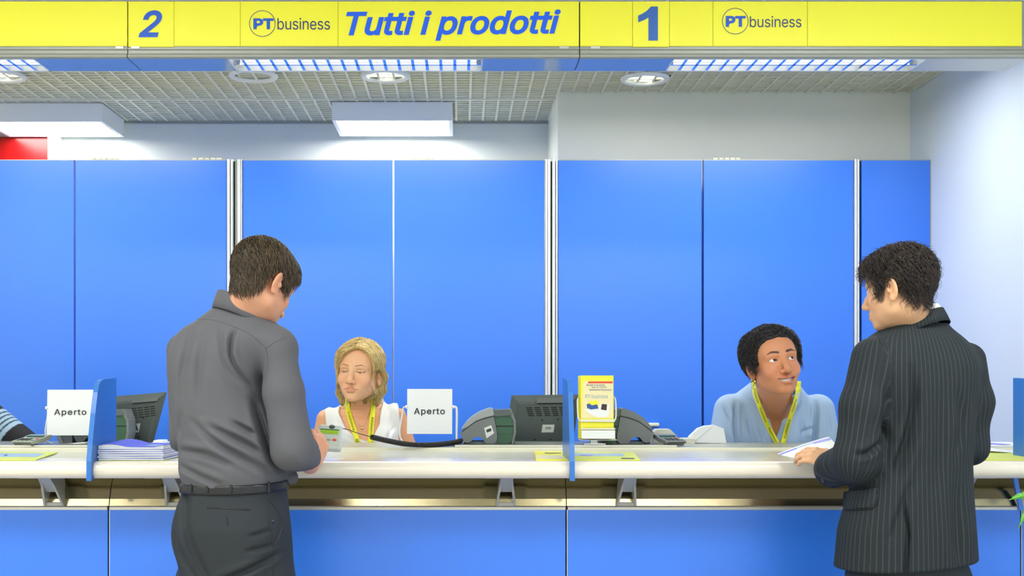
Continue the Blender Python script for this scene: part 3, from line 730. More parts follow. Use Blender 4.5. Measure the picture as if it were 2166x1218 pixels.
# ---- flat leaflets
def flat_sheet(name, lab, corners, m, grp, h=0.0022, prints=(), z=ZT, wv=1):
    """corners: four photo pixels projected onto the counter surface"""
    def onto(px, py):
        d = (CAMZ-z)*F/(py-VY); return Vector(((px-VX)*d/F, d, z))
    C = [onto(*c) for c in corners]
    ctr = sum(C, Vector())/4
    t = thing(name, lab, 'leaflet', tuple(ctr), grp)
    def q(u, v, hh):
        p = (C[0]*(1-u)+C[1]*u)*(1-v)+(C[3]*(1-u)+C[2]*u)*v; return Vector((p.x, p.y, z+0.0013+hh+0.0012*wv*abs(math.sin(5*u+1)*math.sin(3*v))))
    def patch(nm, u0, v0, u1, v1, h0, h1, mm):
        n = 8; V = []; Fc = []
        for hh in (h0, h1):
            for k in range(n+1):
                for j in range(3):
                    V.append(q(u0+(u1-u0)*k/n, v0+(v1-v0)*j/2, hh))
        n1 = (n+1)*3; I = lambda k, j: k*3+j
        for k in range(n):
            for j in range(2):
                Fc.append((n1+I(k, j), n1+I(k+1, j), n1+I(k+1, j+1), n1+I(k, j+1))); Fc.append((I(k, j+1), I(k+1, j+1), I(k+1, j), I(k, j)))
            Fc.append((I(k, 0), I(k+1, 0), n1+I(k+1, 0), n1+I(k, 0))); Fc.append((I(k+1, 2), I(k, 2), n1+I(k, 2), n1+I(k+1, 2)))
        for j in range(2):
            Fc.append((I(0, j+1), I(0, j), n1+I(0, j), n1+I(0, j+1))); Fc.append((I(n, j), I(n, j+1), n1+I(n, j+1), n1+I(n, j)))
        link(nm, me_from(nm, V, Fc), mm, t)
    patch('sheet', 0, 0, 1, 1, -0.001, h, m)
    for u0, v0, u1, v1, mm in prints: patch('print', u0, v0, u1, v1, h, h+0.0004, mm)
    return t
flat_sheet('leaflet', 'lime and blue printed leaflet lying flat at the left end of the counter', ((-40, 974.6), (76, 974.3), (122, 958), (-40, 956)), 'paper_lime', 'leaflets lying on the counter', prints=((0.1, 0.3, 0.9, 0.75, 'paper_sky'), (0.35, 0.4, 0.45, 0.6, 'print_blue')))
flat_sheet('leaflet', 'lime sheet under the stack of booklets', ((210, 974.6), (352, 974.4), (386, 960), (244, 960)), 'paper_lime', 'leaflets lying on the counter', h=-0.0004, wv=0)
flat_sheet('leaflet', 'yellow leaflet left of the middle blue divider', ((1134, 974.2), (1206, 974.6), (1200, 957), (1130, 956)), 'paper_yellow', 'leaflets lying on the counter', prints=((0.3, 0.70, 0.8, 0.80, 'ink'), (0.05, 0.1, 0.8, 0.45, 'print_cream')))
flat_sheet('leaflet', 'long yellow and violet leaflet right of the middle blue divider', ((1216, 974.6), (1355, 974.6), (1340, 959), (1212, 957)), 'paper_lime', 'leaflets lying on the counter', prints=((0.0, 0.42, 0.8, 0.8, 'paper_sky'), (0.1, 0.4, 0.3, 0.55, 'paper_blue'), (0.72, 0.08, 0.92, 0.2, 'ink')))
flat_sheet('leaflet', 'yellow-green sheet at the right end of the counter behind the pinstripe jacket', ((2062, 974.5), (2200, 974), (2180, 956), (2050, 956)), 'paper_lime', 'leaflets lying on the counter', h=0.002)
# blue rimmed folder on the ledge, right edge
t = thing('folder', 'pale folder with a blue edge strip at the right end of the ledge', 'folder', tuple(W(2120, 940, 4.3)))
box('cover', (W(2075, 0, 4.25).x, 4.24, 1.1012), (W(2190, 0, 4.25).x, 4.46, 1.106), 'paper_white', t)
box('strip', (W(2098, 0, 4.25).x, 4.26, 1.1062), (W(2126, 0, 4.25).x, 4.44, 1.1078), 'paper_blue', t, rot=ROT(0, 0, 24))
t = thing('paper_sheet', 'white sheet bowed over the counter at the right edge', 'paper', (W(2125, 0, 4.05).x, 4.05, ZT))
V = []; Fc = []
for k in range(11):
    u = k/10
    for v in (0, 1): V.append((W(2070, 0, 4.05).x+0.20*u, 3.97+0.16*v, ZT+0.0008+0.030*(1-u)**2*(0.35+0.65*v)))
for k in range(10): Fc.append((2*k, 2*k+2, 2*k+3, 2*k+1))
o = link('sheet', me_from('sheet', V, Fc), 'paper_white', t, True); o.modifiers.new('thickness', 'SOLIDIFY').thickness = 0.0006

# ---- leaflet holder with yellow leaflets
dh = 4.25
t = thing('leaflet_holder', 'wire leaflet holder standing right of the middle blue divider', 'leaflet holder', (W(1262, 0, dh).x, dh, 1.107))
tube('wire_arm', smooth_path([W(1299, 840, dh+0.01), W(1302, 848, dh-0.01), W(1303, 878, dh-0.02), W(1300, 889, dh-0.022), W(1292, 891, dh-0.022)], 5), 0.0028, 'tray_edge', t)
tube('wire_arm', smooth_path([W(1225, 840, dh+0.01), W(1221.5, 848, dh-0.01), W(1223, 882, dh-0.02), W(1228, 890, dh-0.022), W(1234, 891, dh-0.022)], 5), 0.0028, 'tray_edge', t)
box('front_bar', tuple(W(1227, 892.5, dh-0.028)), tuple(W(1300, 886.5, dh-0.020)), 'tray_edge', t, bevel=0.002)
box('front_bar', tuple(W(1229, 909, dh-0.028)), tuple(W(1301, 905, dh-0.020)), 'tray_edge', t, bevel=0.002)
box('front_plate', tuple(W(1230, 928, dh-0.026)), tuple(W(1301, 910, dh-0.022)), 'paper_white', t, bevel=0.001)
box('back_plate', tuple(W(1226, 930, dh+0.036)), tuple(W(1298, 835, dh+0.040)), 'tray_edge', t)
box('bottom', tuple(W(1227, 931, dh-0.026)), tuple(W(1301, 928, dh+0.040)), 'tray_edge', t)
box('post', (W(1249, 0, dh).x, dh-0.004, 1.112), (W(1263, 0, dh).x, dh+0.02, W(0, 931, dh).z), 'alu', t)
box('foot', (W(1234, 0, dh).x, dh-0.02, 1.1082), (W(1280, 0, dh).x, dh+0.04, 1.113), 'alu', t, bevel=0.001)
hold_g = 'yellow leaflets in the wire holder'
for i in range(7):
    off = 0.032-i*0.0085; dx = (-5+i*0.85); front = i == 6
    lt = thing('leaflet', 'yellow leaflet at the front of the wire holder with red strip and printed picture' if front else 'yellow leaflet behind the front one in the wire holder', 'leaflet', tuple(W(1262, 904, dh+off)), hold_g)
    d = dh+off-0.004
    top = 794+(6-i)*0.2
    bx2 = box('sheet', tuple(W(1228+dx, 904 if front else 927, d+0.002)), tuple(W(1298+dx*0.5-0.5, top, d+0.0045)), 'paper_yellow', lt, bevel=0.0006, seg=1)
    if front:
        dd = d+0.002
        def pr(nm, pts, m, lift): poly_y(nm, outline(pts, dd-lift), dd-lift, dd+0.0004, m, lt)
        pr('print_field', [(1234, 806), (1297, 806), (1296, 884), (1230, 884)], 'print_cream', 0.0004)
        pr('print_strip', [(1245, 806.5), (1296, 806.5), (1296, 810.5), (1243, 810.5)], 'print_red', 0.0008)
        text_on('lettering', 'Buste e Scatole', (1241, 812, 1279, 816), dd-0.0006, 'print_blue', lt, bold=0.0)
        text_on('lettering', 'per le vostre', (1252, 817, 1283, 821), dd-0.0006, 'print_blue', lt, bold=0.0)
        text_on('lettering', 'spedizioni business', (1246, 822, 1293, 827), dd-0.0006, 'print_blue', lt, bold=0.0)
        text_on('lettering', 'PT business', (1238, 834, 1286, 842), dd-0.0006, 'paper_sky', lt, bold=0.0)
        pr('print_sun', [(1243, 850), (1262, 846), (1270, 856), (1258, 862), (1244, 857)], 'paper_yellow', 0.0008)
        pr('print_figure', [(1241, 855), (1246, 853), (1252, 857), (1263, 855), (1266, 864), (1250, 866), (1242, 863)], 'print_blue', 0.0010)
        pr('print_paper', [(1236, 866), (1262, 864), (1290, 870), (1284, 882), (1262, 882), (1246, 874)], 'paper_white', 0.0008)
        pr('print_frame', [(1268, 853), (1290, 855), (1288, 870), (1266, 866)], 'paper_white', 0.0010)
        pr('print_case', [(1273, 854), (1284, 855), (1283, 868), (1271, 866)], 'print_dark', 0.0013)
lt = thing('leaflet', 'short yellow leaflet showing between the two bars of the wire holder', 'leaflet', tuple(W(1262, 927, dh-0.02)), hold_g)
box('sheet', tuple(W(1229.5, 926, dh-0.0195)), tuple(W(1298, 893, dh-0.0175)), 'paper_yellow', lt)
text_on('lettering', 'Buste e Scatole', (1252, 898, 1287, 901.5), dh-0.0195, 'ink', lt)

# ---- fern in a pot, blue stripe behind it, right edge
dpx = 3.55
t = thing('fern', 'green fern leaves poking in at the right edge', 'plant', (W(2215, 0, dpx).x, dpx, 0))
px0 = W(2215, 0, dpx).x
lathe('pot', [(0.0005, 0.0), (0.10, 0.0), (0.13, 0.26), (0.14, 0.28), (0.12, 0.28), (0.11, 0.24), (0.0005, 0.24)], (px0, dpx, 0), 'pot', t)
tube('stem', smooth_path([(px0, dpx, 0.24), (px0+0.01, dpx, 0.6), (px0, dpx, 0.98)], 6), 0.008, 'leaf', t)
rf = random.Random(4)
def frond(base, tip, wd, sag):
    n = 9; V = []; Fc = []
    b = Vector(base); e = Vector(tip); ax = (e-b); side = ax.cross(Vector((0, 1, 0.2))).normalized()
    for k in range(n+1):
        u = k/n; p = b+ax*u+Vector((0, 0, sag*4*u*(1-u)))
        hw = wd*math.sin(math.pi*min(1, u*0.9+0.12))*(1.0 if k % 2 else 0.55)
        V += [p-side*hw, p+Vector((0, -0.003, 0)), p+side*hw]
    for k in range(n):
        Fc += [(3*k, 3*k+1, 3*k+4, 3*k+3), (3*k+1, 3*k+2, 3*k+5, 3*k+4)]
    o = link('leaf', me_from('leaf', V, Fc), 'leaf', t); o.modifiers.new('thickness', 'SOLIDIFY').thickness = 0.001
frond(W(2200, 1048, dpx), W(2134, 1057, dpx-0.03), 0.010, 0.006)
frond(W(2198, 1050, dpx), W(2140, 1052, dpx+0.02), 0.008, 0.01)
frond(W(2196, 1060, dpx), W(2154, 1118, dpx-0.04), 0.014, 0.02)
frond(W(2196, 1056, dpx), W(2160, 1105, dpx), 0.012, 0.03)
for k in range(9):
    a = rf.uniform(-1.2, 2.6); L = rf.uniform(0.10, 0.2)
    frond((px0, dpx, 0.93+rf.uniform(-0.1, 0.05)), (px0+L*math.cos(a)*0.6+0.05, dpx-abs(L*math.sin(a)), 0.93+rf.uniform(-0.12, 0.12)), 0.013, 0.03)
t = tag(box('blue_strut', (0, 0, 0), (0.014, 0.01, 0.13), 'blue_panel'), 'slanted blue metal strut below the counter at the right edge', 'strut')
t.data.transform(Matrix.Translation(W(2157, 1080, 3.78)) @ ROT(0, -11, 0).to_4x4())

# ---- curly cable between the held card pad and the printer
PADW = W(706, 906, 3.60)
cb = thing('coiled_cable', 'black coiled cable running from the card pad to the printer', 'cable', tuple(W(880, 940, 4.25)))
path = smooth_path([PADW, W(730, 907, 3.72), W(760, 917, 3.90), W(788, 925, 4.05)], 8)
tube('straight_lead', path, 0.0016, 'black_rubber', cb, sides=6)
core = smooth_path([W(786, 924, 4.05), W(820, 932, 4.12), W(860, 939, 4.185), W(900, 941, 4.20), W(945, 938, 4.25), W(976, 932, 4.32)], 10)
# resample by length and wind a helix
seg = [(core[i+1]-core[i]).length for i in range(len(core)-1)]; tot = sum(seg); turns = 80; npt = turns*9
pts = []
acc = 0; i = 0
for k in range(npt+1):
    s = tot*k/npt
    while i < len(seg)-1 and acc+seg[i] < s: acc += seg[i]; i += 1
    p = core[i].lerp(core[i+1], min(1, (s-acc)/max(seg[i], 1e-9))); tg = (core[i+1]-core[i]).normalized()
    u = tg.cross(Vector((0, 0, 1))).normalized(); v = tg.cross(u); a = 2*math.pi*turns*k/npt
    pts.append(p+(u*math.cos(a)+v*math.sin(a))*0.0075)
tube('coil', pts, 0.0024, 'black_rubber', cb, sides=5)
# ================================================================== figures: smooth implicit bodies meshed with surface nets
f32 = np.float32
def A(*v): return np.array(v, f32)
def smin(a, b, k):
    h = np.clip(0.5+0.5*(b-a)/k, 0, 1); return b+(a-b)*h - k*h*(1-h)
def smax(a, b, k): return -smin(-a, -b, k)
def s_ell(P, c, r, R=None):
    q = P-A(*c)
    if R is not None: q = q @ np.array(R, f32)
    r = A(*r); k0 = np.sqrt(((q/r)**2).sum(1)); k1 = np.sqrt(((q/(r*r))**2).sum(1))+1e-9
    return k0*(k0-1)/k1
def s_cone(P, a, b, ra, rb):
    a = A(*a); b = A(*b); ba = b-a; pa = P-a
    t = np.clip((pa@ba)/max(float(ba@ba), 1e-12), 0, 1)
    d = pa - t[:, None]*ba
    return np.sqrt((d*d).sum(1)) - (ra+(rb-ra)*t)
def s_chain(P, pts, rs, k=0.01):
    d = None
    for i in range(len(pts)-1):
        e = s_cone(P, pts[i], pts[i+1], rs[i], rs[i+1]); d = e if d is None else smin(d, e, k)
    return d
def s_loft(P, rings, pw=2.0, rot=0.0):
    """rings: (z, cx, cy, rx, ry) from low to high; upright tube of super-ellipses"""
    T = np.array(sorted(rings), np.float64); z = np.clip(P[:, 2], T[0, 0], T[-1, 0])
    zz = np.linspace(T[0, 0], T[-1, 0], 400)
    # smooth the piecewise linear table a little
    tab = []
    for j in range(1, 5):
        v = np.interp(zz, T[:, 0], T[:, j]); kern = np.hanning(31); kern /= kern.sum()
        vp = np.concatenate([np.full(15, v[0]), v, np.full(15, v[-1])]); tab.append(np.interp(z, zz, np.convolve(vp, kern, 'valid')))
    cx, cy, rx, ry = tab
    x = P[:, 0]-cx; y = P[:, 1]-cy
    if rot:
        c, s = math.cos(rot), math.sin(rot); x, y = x*c+y*s, -x*s+y*c
    k = (np.abs(x/rx)**pw+np.abs(y/ry)**pw)**(1/pw)
    d = (k-1)*np.minimum(rx, ry)
    return np.maximum(d, np.maximum(P[:, 2]-T[-1, 0], T[0, 0]-P[:, 2])).astype(f32)
def s_poly(X_, Z_, pts):
    """signed distance to a polygon in the x,z plane (negative inside)"""
    d = np.full(len(X_), 1e9, f32); s = np.ones(len(X_), f32); n = len(pts)
    for i in range(n):
        ax, az = pts[i]; bx_, bz = pts[(i+1) % n]
        ex, ez = bx_-ax, bz-az; wx, wz = X_-ax, Z_-az
        t = np.clip((wx*ex+wz*ez)/(ex*ex+ez*ez+1e-12), 0, 1)
        d = np.minimum(d, (wx-ex*t)**2+(wz-ez*t)**2)
        c1 = Z_ >= az; c2 = Z_ < bz; c3 = ex*wz > ez*wx
        flip = (c1 & c2 & c3) | (~c1 & ~c2 & ~c3); s = np.where(flip, -s, s)
    return s*np.sqrt(d)
def s_line(X_, Z_, pts):
    d = np.full(len(X_), 1e9, f32)
    for (ax, az), (bx_, bz) in zip(pts, pts[1:]):
        ex, ez = bx_-ax, bz-az; wx, wz = X_-ax, Z_-az
        t = np.clip((wx*ex+wz*ez)/(ex*ex+ez*ez+1e-12), 0, 1); d = np.minimum(d, (wx-ex*t)**2+(wz-ez*t)**2)
    return np.sqrt(d)
def s_line_t(X_, Z_, pts):
    d = np.full(len(X_), 1e9, f32); tt = np.zeros(len(X_), f32); n = len(pts)-1
    for i, ((ax, az), (bx_, bz)) in enumerate(zip(pts, pts[1:])):
        ex, ez = bx_-ax, bz-az; wx, wz = X_-ax, Z_-az
        t = np.clip((wx*ex+wz*ez)/(ex*ex+ez*ez+1e-12), 0, 1); e = (wx-ex*t)**2+(wz-ez*t)**2
        m = e < d; d = np.where(m, e, d); tt = np.where(m, (i+t)/n, tt)
    return np.sqrt(d), tt
def pxz(pts, d): return [(float(W(x, y, d).x), float(W(x, y, d).z)) for x, y in pts]
FOLD = 2.1
def folds(P, specs, d, ymax):
    """cloth folds: soft valleys with a ridge beside them, on the side of the cloth facing -y"""
    out = np.zeros(len(P), f32); near = np.clip((ymax-P[:, 1])/0.03, 0, 1)
    for pts, amp, wd in specs:
        pz = pxz([p for p in pts], d); fine = [(v.x, v.z) for v in smooth_path([Vector((x, 0, z)) for x, z in pz], 4)]
        D, tt = s_line_t(P[:, 0], P[:, 2], fine); tt = np.sin(np.pi*np.clip(tt*.94+.03, 0, 1))**.8
        x0 = np.array([p[0] for p in fine]); z0 = np.array([p[1] for p in fine])
        amp = amp*FOLD
        out += tt*(amp*np.exp(-(D/wd)**2)-0.45*amp*np.exp(-((D-2.0*wd)/(1.2*wd))**2))
    return out*near

def surfnet(f, lo, hi, h):
    lo = np.array(lo, np.float64); hi = np.array(hi, np.float64); B = 4
    nb = np.maximum(1, np.ceil((hi-lo)/(h*B)).astype(int)); n = nb*B
    g = [lo[i]+(np.arange(nb[i])*B+(B-1)/2)*h for i in range(3)]
    C = np.stack(np.meshgrid(*g, indexing='ij'), -1).reshape(-1, 3).astype(f32)
    cv = f(C).reshape(nb)
    act = np.abs(cv) < h*B*2.0
    V = np.repeat(np.repeat(np.repeat(cv, B, 0), B, 1), B, 2).astype(f32)
    am = np.repeat(np.repeat(np.repeat(act, B, 0), B, 1), B, 2)
    idx = np.argwhere(am); P = (lo+idx*h).astype(f32)
    out = np.empty(len(P), f32)
    for s in range(0, len(P), 200000): out[s:s+200000] = f(P[s:s+200000])
    V[am] = out
    for ax in range(3):      # close at the borders
        sl = [slice(None)]*3; sl[ax] = 0; V[tuple(sl)] = np.maximum(V[tuple(sl)], 1e-4); sl[ax] = -1; V[tuple(sl)] = np.maximum(V[tuple(sl)], 1e-4)
    ins = V < 0
    nx, ny, nz = V.shape
    def corner(a, b, c, M): return M[a:nx-1+a, b:ny-1+b, c:nz-1+c]
    cnt = sum(corner(a, b, c, ins).astype(np.int8) for a in (0, 1) for b in (0, 1) for c in (0, 1))
    cell = (cnt > 0) & (cnt < 8)
    ci = np.argwhere(cell); vid = -np.ones(cell.shape, np.int32); vid[cell] = np.arange(len(ci))
    acc = np.zeros((len(ci), 3)); num = np.zeros(len(ci))
    offs = [(a, b, c) for a in (0, 1) for b in (0, 1) for c in (0, 1)]
    for o in offs:
        for ax in range(3):
            if o[ax]: continue
            o2 = list(o); o2[ax] = 1
            v0 = V[ci[:, 0]+o[0], ci[:, 1]+o[1], ci[:, 2]+o[2]]; v1 = V[ci[:, 0]+o2[0], ci[:, 1]+o2[1], ci[:, 2]+o2[2]]
            m = (v0 < 0) != (v1 < 0); t = np.where(m, v0/np.where(m, v0-v1, 1), 0)
            p = np.array(o, float)[None, :]*np.ones((len(ci), 1)); p[:, ax] += t
            acc += p*m[:, None]; num += m
    verts = lo+(ci+acc/np.maximum(num, 1)[:, None])*h
    quads = []
    for ax in range(3):
        u, v = (ax+1) % 3, (ax+2) % 3
        sl0 = [slice(1, -1)]*3; sl1 = [slice(1, -1)]*3; sl0[ax] = slice(0, -1); sl1[ax] = slice(1, None)
        a = ins[tuple(sl0)]; b = ins[tuple(sl1)]; e = np.argwhere(a != b)
        off = np.ones(3, int); off[ax] = 0; e = e+off
        fl = ins[e[:, 0], e[:, 1], e[:, 2]]
        q = []
        for du, dv in ((-1, -1), (0, -1), (0, 0), (-1, 0)):
            c = e.copy(); c[:, u] += du; c[:, v] += dv; q.append(vid[c[:, 0], c[:, 1], c[:, 2]])
        q = np.stack(q, 1); q = np.where(fl[:, None], q, q[:, ::-1]); quads.append(q)
    Q = np.concatenate(quads); Q = Q[(Q >= 0).all(1)]
    # two Newton steps onto the surface
    Vt = verts.astype(f32)
    for _ in range(1):
        d = f(Vt); e = h*0.5
        gx = np.stack([f(Vt+A(*(e if i == j else 0 for j in range(3))))-d for i in range(3)], 1)/e
        gn = np.maximum((gx*gx).sum(1), 0.2); step = np.clip(d/gn, -h*0.6, h*0.6); Vt = Vt-gx*step[:, None]
    return Vt, Q
def join_np(parts):
    V = []; Q = []; n = 0
    for v, q in parts: V.append(v); Q.append(q+n); n += len(v)
    return np.concatenate(V), np.concatenate(Q)
def set_col(me, C, name='Col'):
    a = me.attributes.new(name, 'FLOAT_COLOR', 'POINT'); a.data.foreach_set('color', np.concatenate([C, np.ones((len(C), 1))], 1).astype(f32).ravel())
def set_float(me, v, name):
    a = me.attributes.new(name, 'FLOAT', 'POINT'); a.data.foreach_set('value', v.astype(f32).ravel())
def np_obj(name, V, Q, m, parent, col=None, arc=None):
    me = mesh_np(name, V, Q); o = link(name, me, m, parent, True)
    if col is not None: set_col(me, col)
    if arc is not None: set_float(me, arc, 'arc')
    return o
# ---- draping on an implicit surface, along the camera's rays or any rays
def march(f, px, py, d0, lift=0.0, dmax=7.0):
    px = np.asarray(px, np.float64); py = np.asarray(py, np.float64); t = np.full(px.shape, d0, np.float64)
    dirx = (px-VX)/F; dirz = -(py-VY)/F
    best = t.copy(); bv = np.full(px.shape, 1e9)
    for _ in range(70):
        P = np.stack([dirx*t, t, CAMZ+dirz*t], 1).astype(f32); d = f(P)-lift
        up = np.abs(d) < bv; best = np.where(up, t, best); bv = np.where(up, np.abs(d), bv)
        t = np.minimum(t+d*0.7, d0+0.6)
    t = best
    return np.stack([dirx*t, t, CAMZ+dirz*t], 1)
def drape_tube(name, f, pts, d0, r, m, parent, lift=0.0, sides=6, n=6):
    q = smooth_path([Vector((x, y, 0)) for x, y in pts], n)
    P = march(f, [v.x for v in q], [v.y for v in q], d0, lift); return tube(name, [Vector(p) for p in P], r, m, parent, sides)
def drape_patch(name, f, left, right, d0, m, parent, lift=0.003, thick=0.003, n=10, cross=4):
    """a cloth patch between two photo-space edge curves, lying on the surface"""
    L = smooth_path([Vector((x, y, 0)) for x, y in left], n); R_ = smooth_path([Vector((x, y, 0)) for x, y in right], n)
    rows = max(len(L), len(R_))
    def at(S, u): x = u*(len(S)-1); i = min(int(x), len(S)-2); return S[i].lerp(S[i+1], x-i)
    px = []; py = []
    for i in range(rows):
        a, b = at(L, i/(rows-1)), at(R_, i/(rows-1))
        for j in range(cross+1):
            p = a.lerp(b, j/cross); px.append(p.x); py.append(p.y)
    P = march(f, px, py, d0, lift); n1 = len(P); c1 = cross+1
    B_ = P.copy(); B_[:, 1] += thick
    V = np.concatenate([P, B_]); Q = []
    for i in range(rows-1):
        for j in range(cross):
            a = i*c1+j; Q.append((a, a+1, a+c1+1, a+c1)); Q.append((n1+a+c1, n1+a+c1+1, n1+a+1, n1+a))
        a = i*c1; Q.append((a, a+c1, n1+a+c1, n1+a)); a = i*c1+cross; Q.append((a+c1, a, n1+a, n1+a+c1))
    for j in range(cross):
        a = j; Q.append((a+1, a, n1+a, n1+a+1)); a = (rows-1)*c1+j; Q.append((a, a+1, n1+a+1, n1+a))
    return link(name, me_from(name, V, [tuple(int(k) for k in q) for q in Q]), m, parent, True)
def ribbon(name, f, path, wpx, d0, m, parent, lift=0.004, n=8):
    S = smooth_path([Vector((x, y, 0)) for x, y in path], n); L = []; R_ = []
    for i, p in enumerate(S):
        t = (S[min(i+1, len(S)-1)]-S[max(i-1, 0)]).normalized(); nn = Vector((-t.y, t.x, 0))
        L.append((p.x-nn.x*wpx/2, p.y-nn.y*wpx/2)); R_.append((p.x+nn.x*wpx/2, p.y+nn.y*wpx/2))
    return drape_patch(name, f, L, R_, d0, m, parent, lift, 0.0015, 1, 2), S
def ribbon_text(body, f, S, u0, u1, wpx, d0, parent, lift, m='ink', flip=False):
    me = text_mesh(body, 0.0); n = len(me.vertices); co = np.empty(n*3, np.float32); me.vertices.foreach_get('co', co); co = co.reshape(-1, 3)
    lo, hi = co.min(0), co.max(0); u = (co[:, 0]-lo[0])/(hi[0]-lo[0]); v = (co[:, 1]-lo[1])/(hi[1]-lo[1])-0.5
    if flip: u = 1-u; v = -v
    px = []; py = []
    for a, b in zip(u, v):
        x = (u0+(u1-u0)*a)*(len(S)-1); i = min(int(x), len(S)-2); p = S[i].lerp(S[i+1], x-i); t = (S[i+1]-S[i]).normalized(); nn = Vector((t.y, -t.x, 0))
        px.append(p.x+nn.x*b*wpx*0.6); py.append(p.y+nn.y*b*wpx*0.6)
    P = march(f, px, py, d0, lift)
    me.vertices.foreach_set('co', P.astype(np.float32).ravel()); me.update(); return link('lettering', me, m, parent)

# ---- head
def head_base(q, pr):
    x = np.abs(q[:, 0]); Q = np.stack([x, q[:, 1], q[:, 2]], 1)
    jw = pr.get('jaw', 1.0)
    cr = s_ell(Q, (0, .016, .032), (.0755, .096, .086))
    d = smin(cr, s_ell(Q, (0, -.044, .028), (.060, .047, .062)), .03)
    d = smin(d, s_ell(Q, (0, -.034, -.030), (.0595, .054, .074)), .025)
    d = smin(d, s_ell(Q, (0, -.030, -.070), (.048*jw, .054, .040)), .02)
    d = smin(d, s_ell(Q, (0, -.070, -.099), (.024*jw, .018, .017)), .02)
    d = smin(d, s_ell(Q, (.046*jw, -.004, -.056), (.018, .024, .026)), .025)
    return d
def head_sdf(q, pr):
    x = np.abs(q[:, 0]); Q = np.stack([x, q[:, 1], q[:, 2]], 1)
    d = head_base(q, pr)
    d = smin(d, s_ell(Q, (.040, -.058, -.032), (.021, .021, .021)), .022)               # cheeks
    br = pr.get('brow', 0.0)
    d = smin(d, s_cone(Q, (.010, -.086, .017), (.048, -.072, .019), .0075, .007), .014)
    d = smax(d, -s_ell(Q, (.032, -.100, .000), (.019, .0155, .0115)), .012)            # sockets
    EX, EY = .0315, -.0735
    d = smin(d, s_ell(Q, (EX, EY, 0), (.0142, .0142, .0138)), .004)
    # nose
    nw = pr.get('nose', 1.0)
    d = smin(d, s_chain(Q, [(0, -.086, .010), (0, -.100, -.016), (0, -.1115, -.037)], [.0065, .0085, .0112*nw], .006), .011)
    d = smin(d, s_ell(Q, (.0125*nw, -.0985, -.0415), (.0078, .0105, .0078)), .006)
    d = smax(d, -s_ell(Q, (.0068*nw, -.1085, -.0495), (.0042, .0055, .0032)), .002)
    # mouth
    sm = pr.get('smile', 0.0); op = pr.get('mouth_open', 0.0)
    mx = .0245+.007*sm; cz = -.0695+.006*sm
    d = smin(d, s_ell(Q, (0, -.074, -.068), (.033, .021, .022)), .014)
    if sm: # nasolabial fold
        d = d+.0022*np.exp(-(s_cone(Q, (.019, -.098, -.043), (.040, -.080, -.070), 0, 0)/.0035)**2)
        d = smin(d, s_ell(Q, (.041, -.066, -.040), (.017, .018, .018)), .012)
    ul = s_chain(Q, [(0, -.0955, -.0655+op*.4), (.008, -.0955, -.0638+op*.4), (mx, -.0825, cz)], [.0040, .0044, .0024], .004)
    ll = s_chain(Q, [(0, -.0950, -.0755-op*.6), (.009, -.0940, -.0752-op*.6), (mx-.003, -.0835, cz-.001)], [.0056, .0054, .0026], .004)
    d = smin(d, smin(ul, ll, .003), .005)
    if op:
        Qm = Q*A(1, .3, 1)+A(0, -.0595, 0); d = smax(d, -s_chain(Qm, [(0, -.086, -.0708), (.012, -.086, -.0700), (mx*.93, -.084, cz)], [op*.95, op*.90, .0012], .003), .002)
    else:
        d = smax(d, -s_chain(Q, [(0, -.1035, -.0698), (.010, -.1005, -.0692), (mx+.001, -.086, cz)], [.0022, .0020, .0016], .002), .0025)
    d = d+.0012*np.exp(-(s_cone(Q, (0, -.096, -.052), (0, -.098, -.060), 0, 0)/.003)**2)
    # eye openings
    up, lw = pr.get('lid_up', .0045), pr.get('lid_low', .0042)
    e = (x-EX)/.0150; cut = np.maximum(np.maximum(q[:, 2]-up*(1-e*e)-.0006*e, -lw*(1-e*e)-q[:, 2]), q[:, 1]+.066)
    d = smax(d, -cut, .0012)
    # lid crease and ears
    d = d+.0012*np.exp(-((np.sqrt((x-EX)**2+(q[:, 2]+.010)**2)-.0195)/.0016)**2)*((q[:, 2] > up*.6) & (q[:, 1] < -.05) & (x < .047) & (x > .018))
    er = pr.get('ear', 1.0)
    Rz = ROT(0, 8, -22)
    ear = s_ell(Q, (.0785, .018, -.012), (.0065*er, .0185*er, .0315*er), Rz)
    ear = smin(ear, s_ell(Q, (.0765, .012, -.038), (.006, .010, .010)), .008)
    ear = smax(ear, -s_ell(Q, (.0865, .013, -.006), (.0055, .0105*er, .0185*er), Rz), .004)
    ear = smin(ear, s_ell(Q, (.079, .003, -.014), (.004, .005, .008)), .004)
    return smin(d, ear, .006)
def brow_mask(q, pr):
    x = np.abs(q[:, 0]); br = pr.get('brow', 0.0); th = pr.get('brow_t', .0034)
    zc = np.interp(x, [.012, .022, .036, .052], np.array([.0165, .0195, .0222, .0160])+br+pr.get('brow_in', 0)*np.array([1, .6, .1, 0]))
    w_ = np.interp(x, [.010, .015, .035, .053], [0, 1, .85, .12])*th
    return np.clip((w_-np.abs(q[:, 2]-zc))/.0012+.5, 0, 1)*(q[:, 1] < -.045)*(x > .0105)*(x < .054)
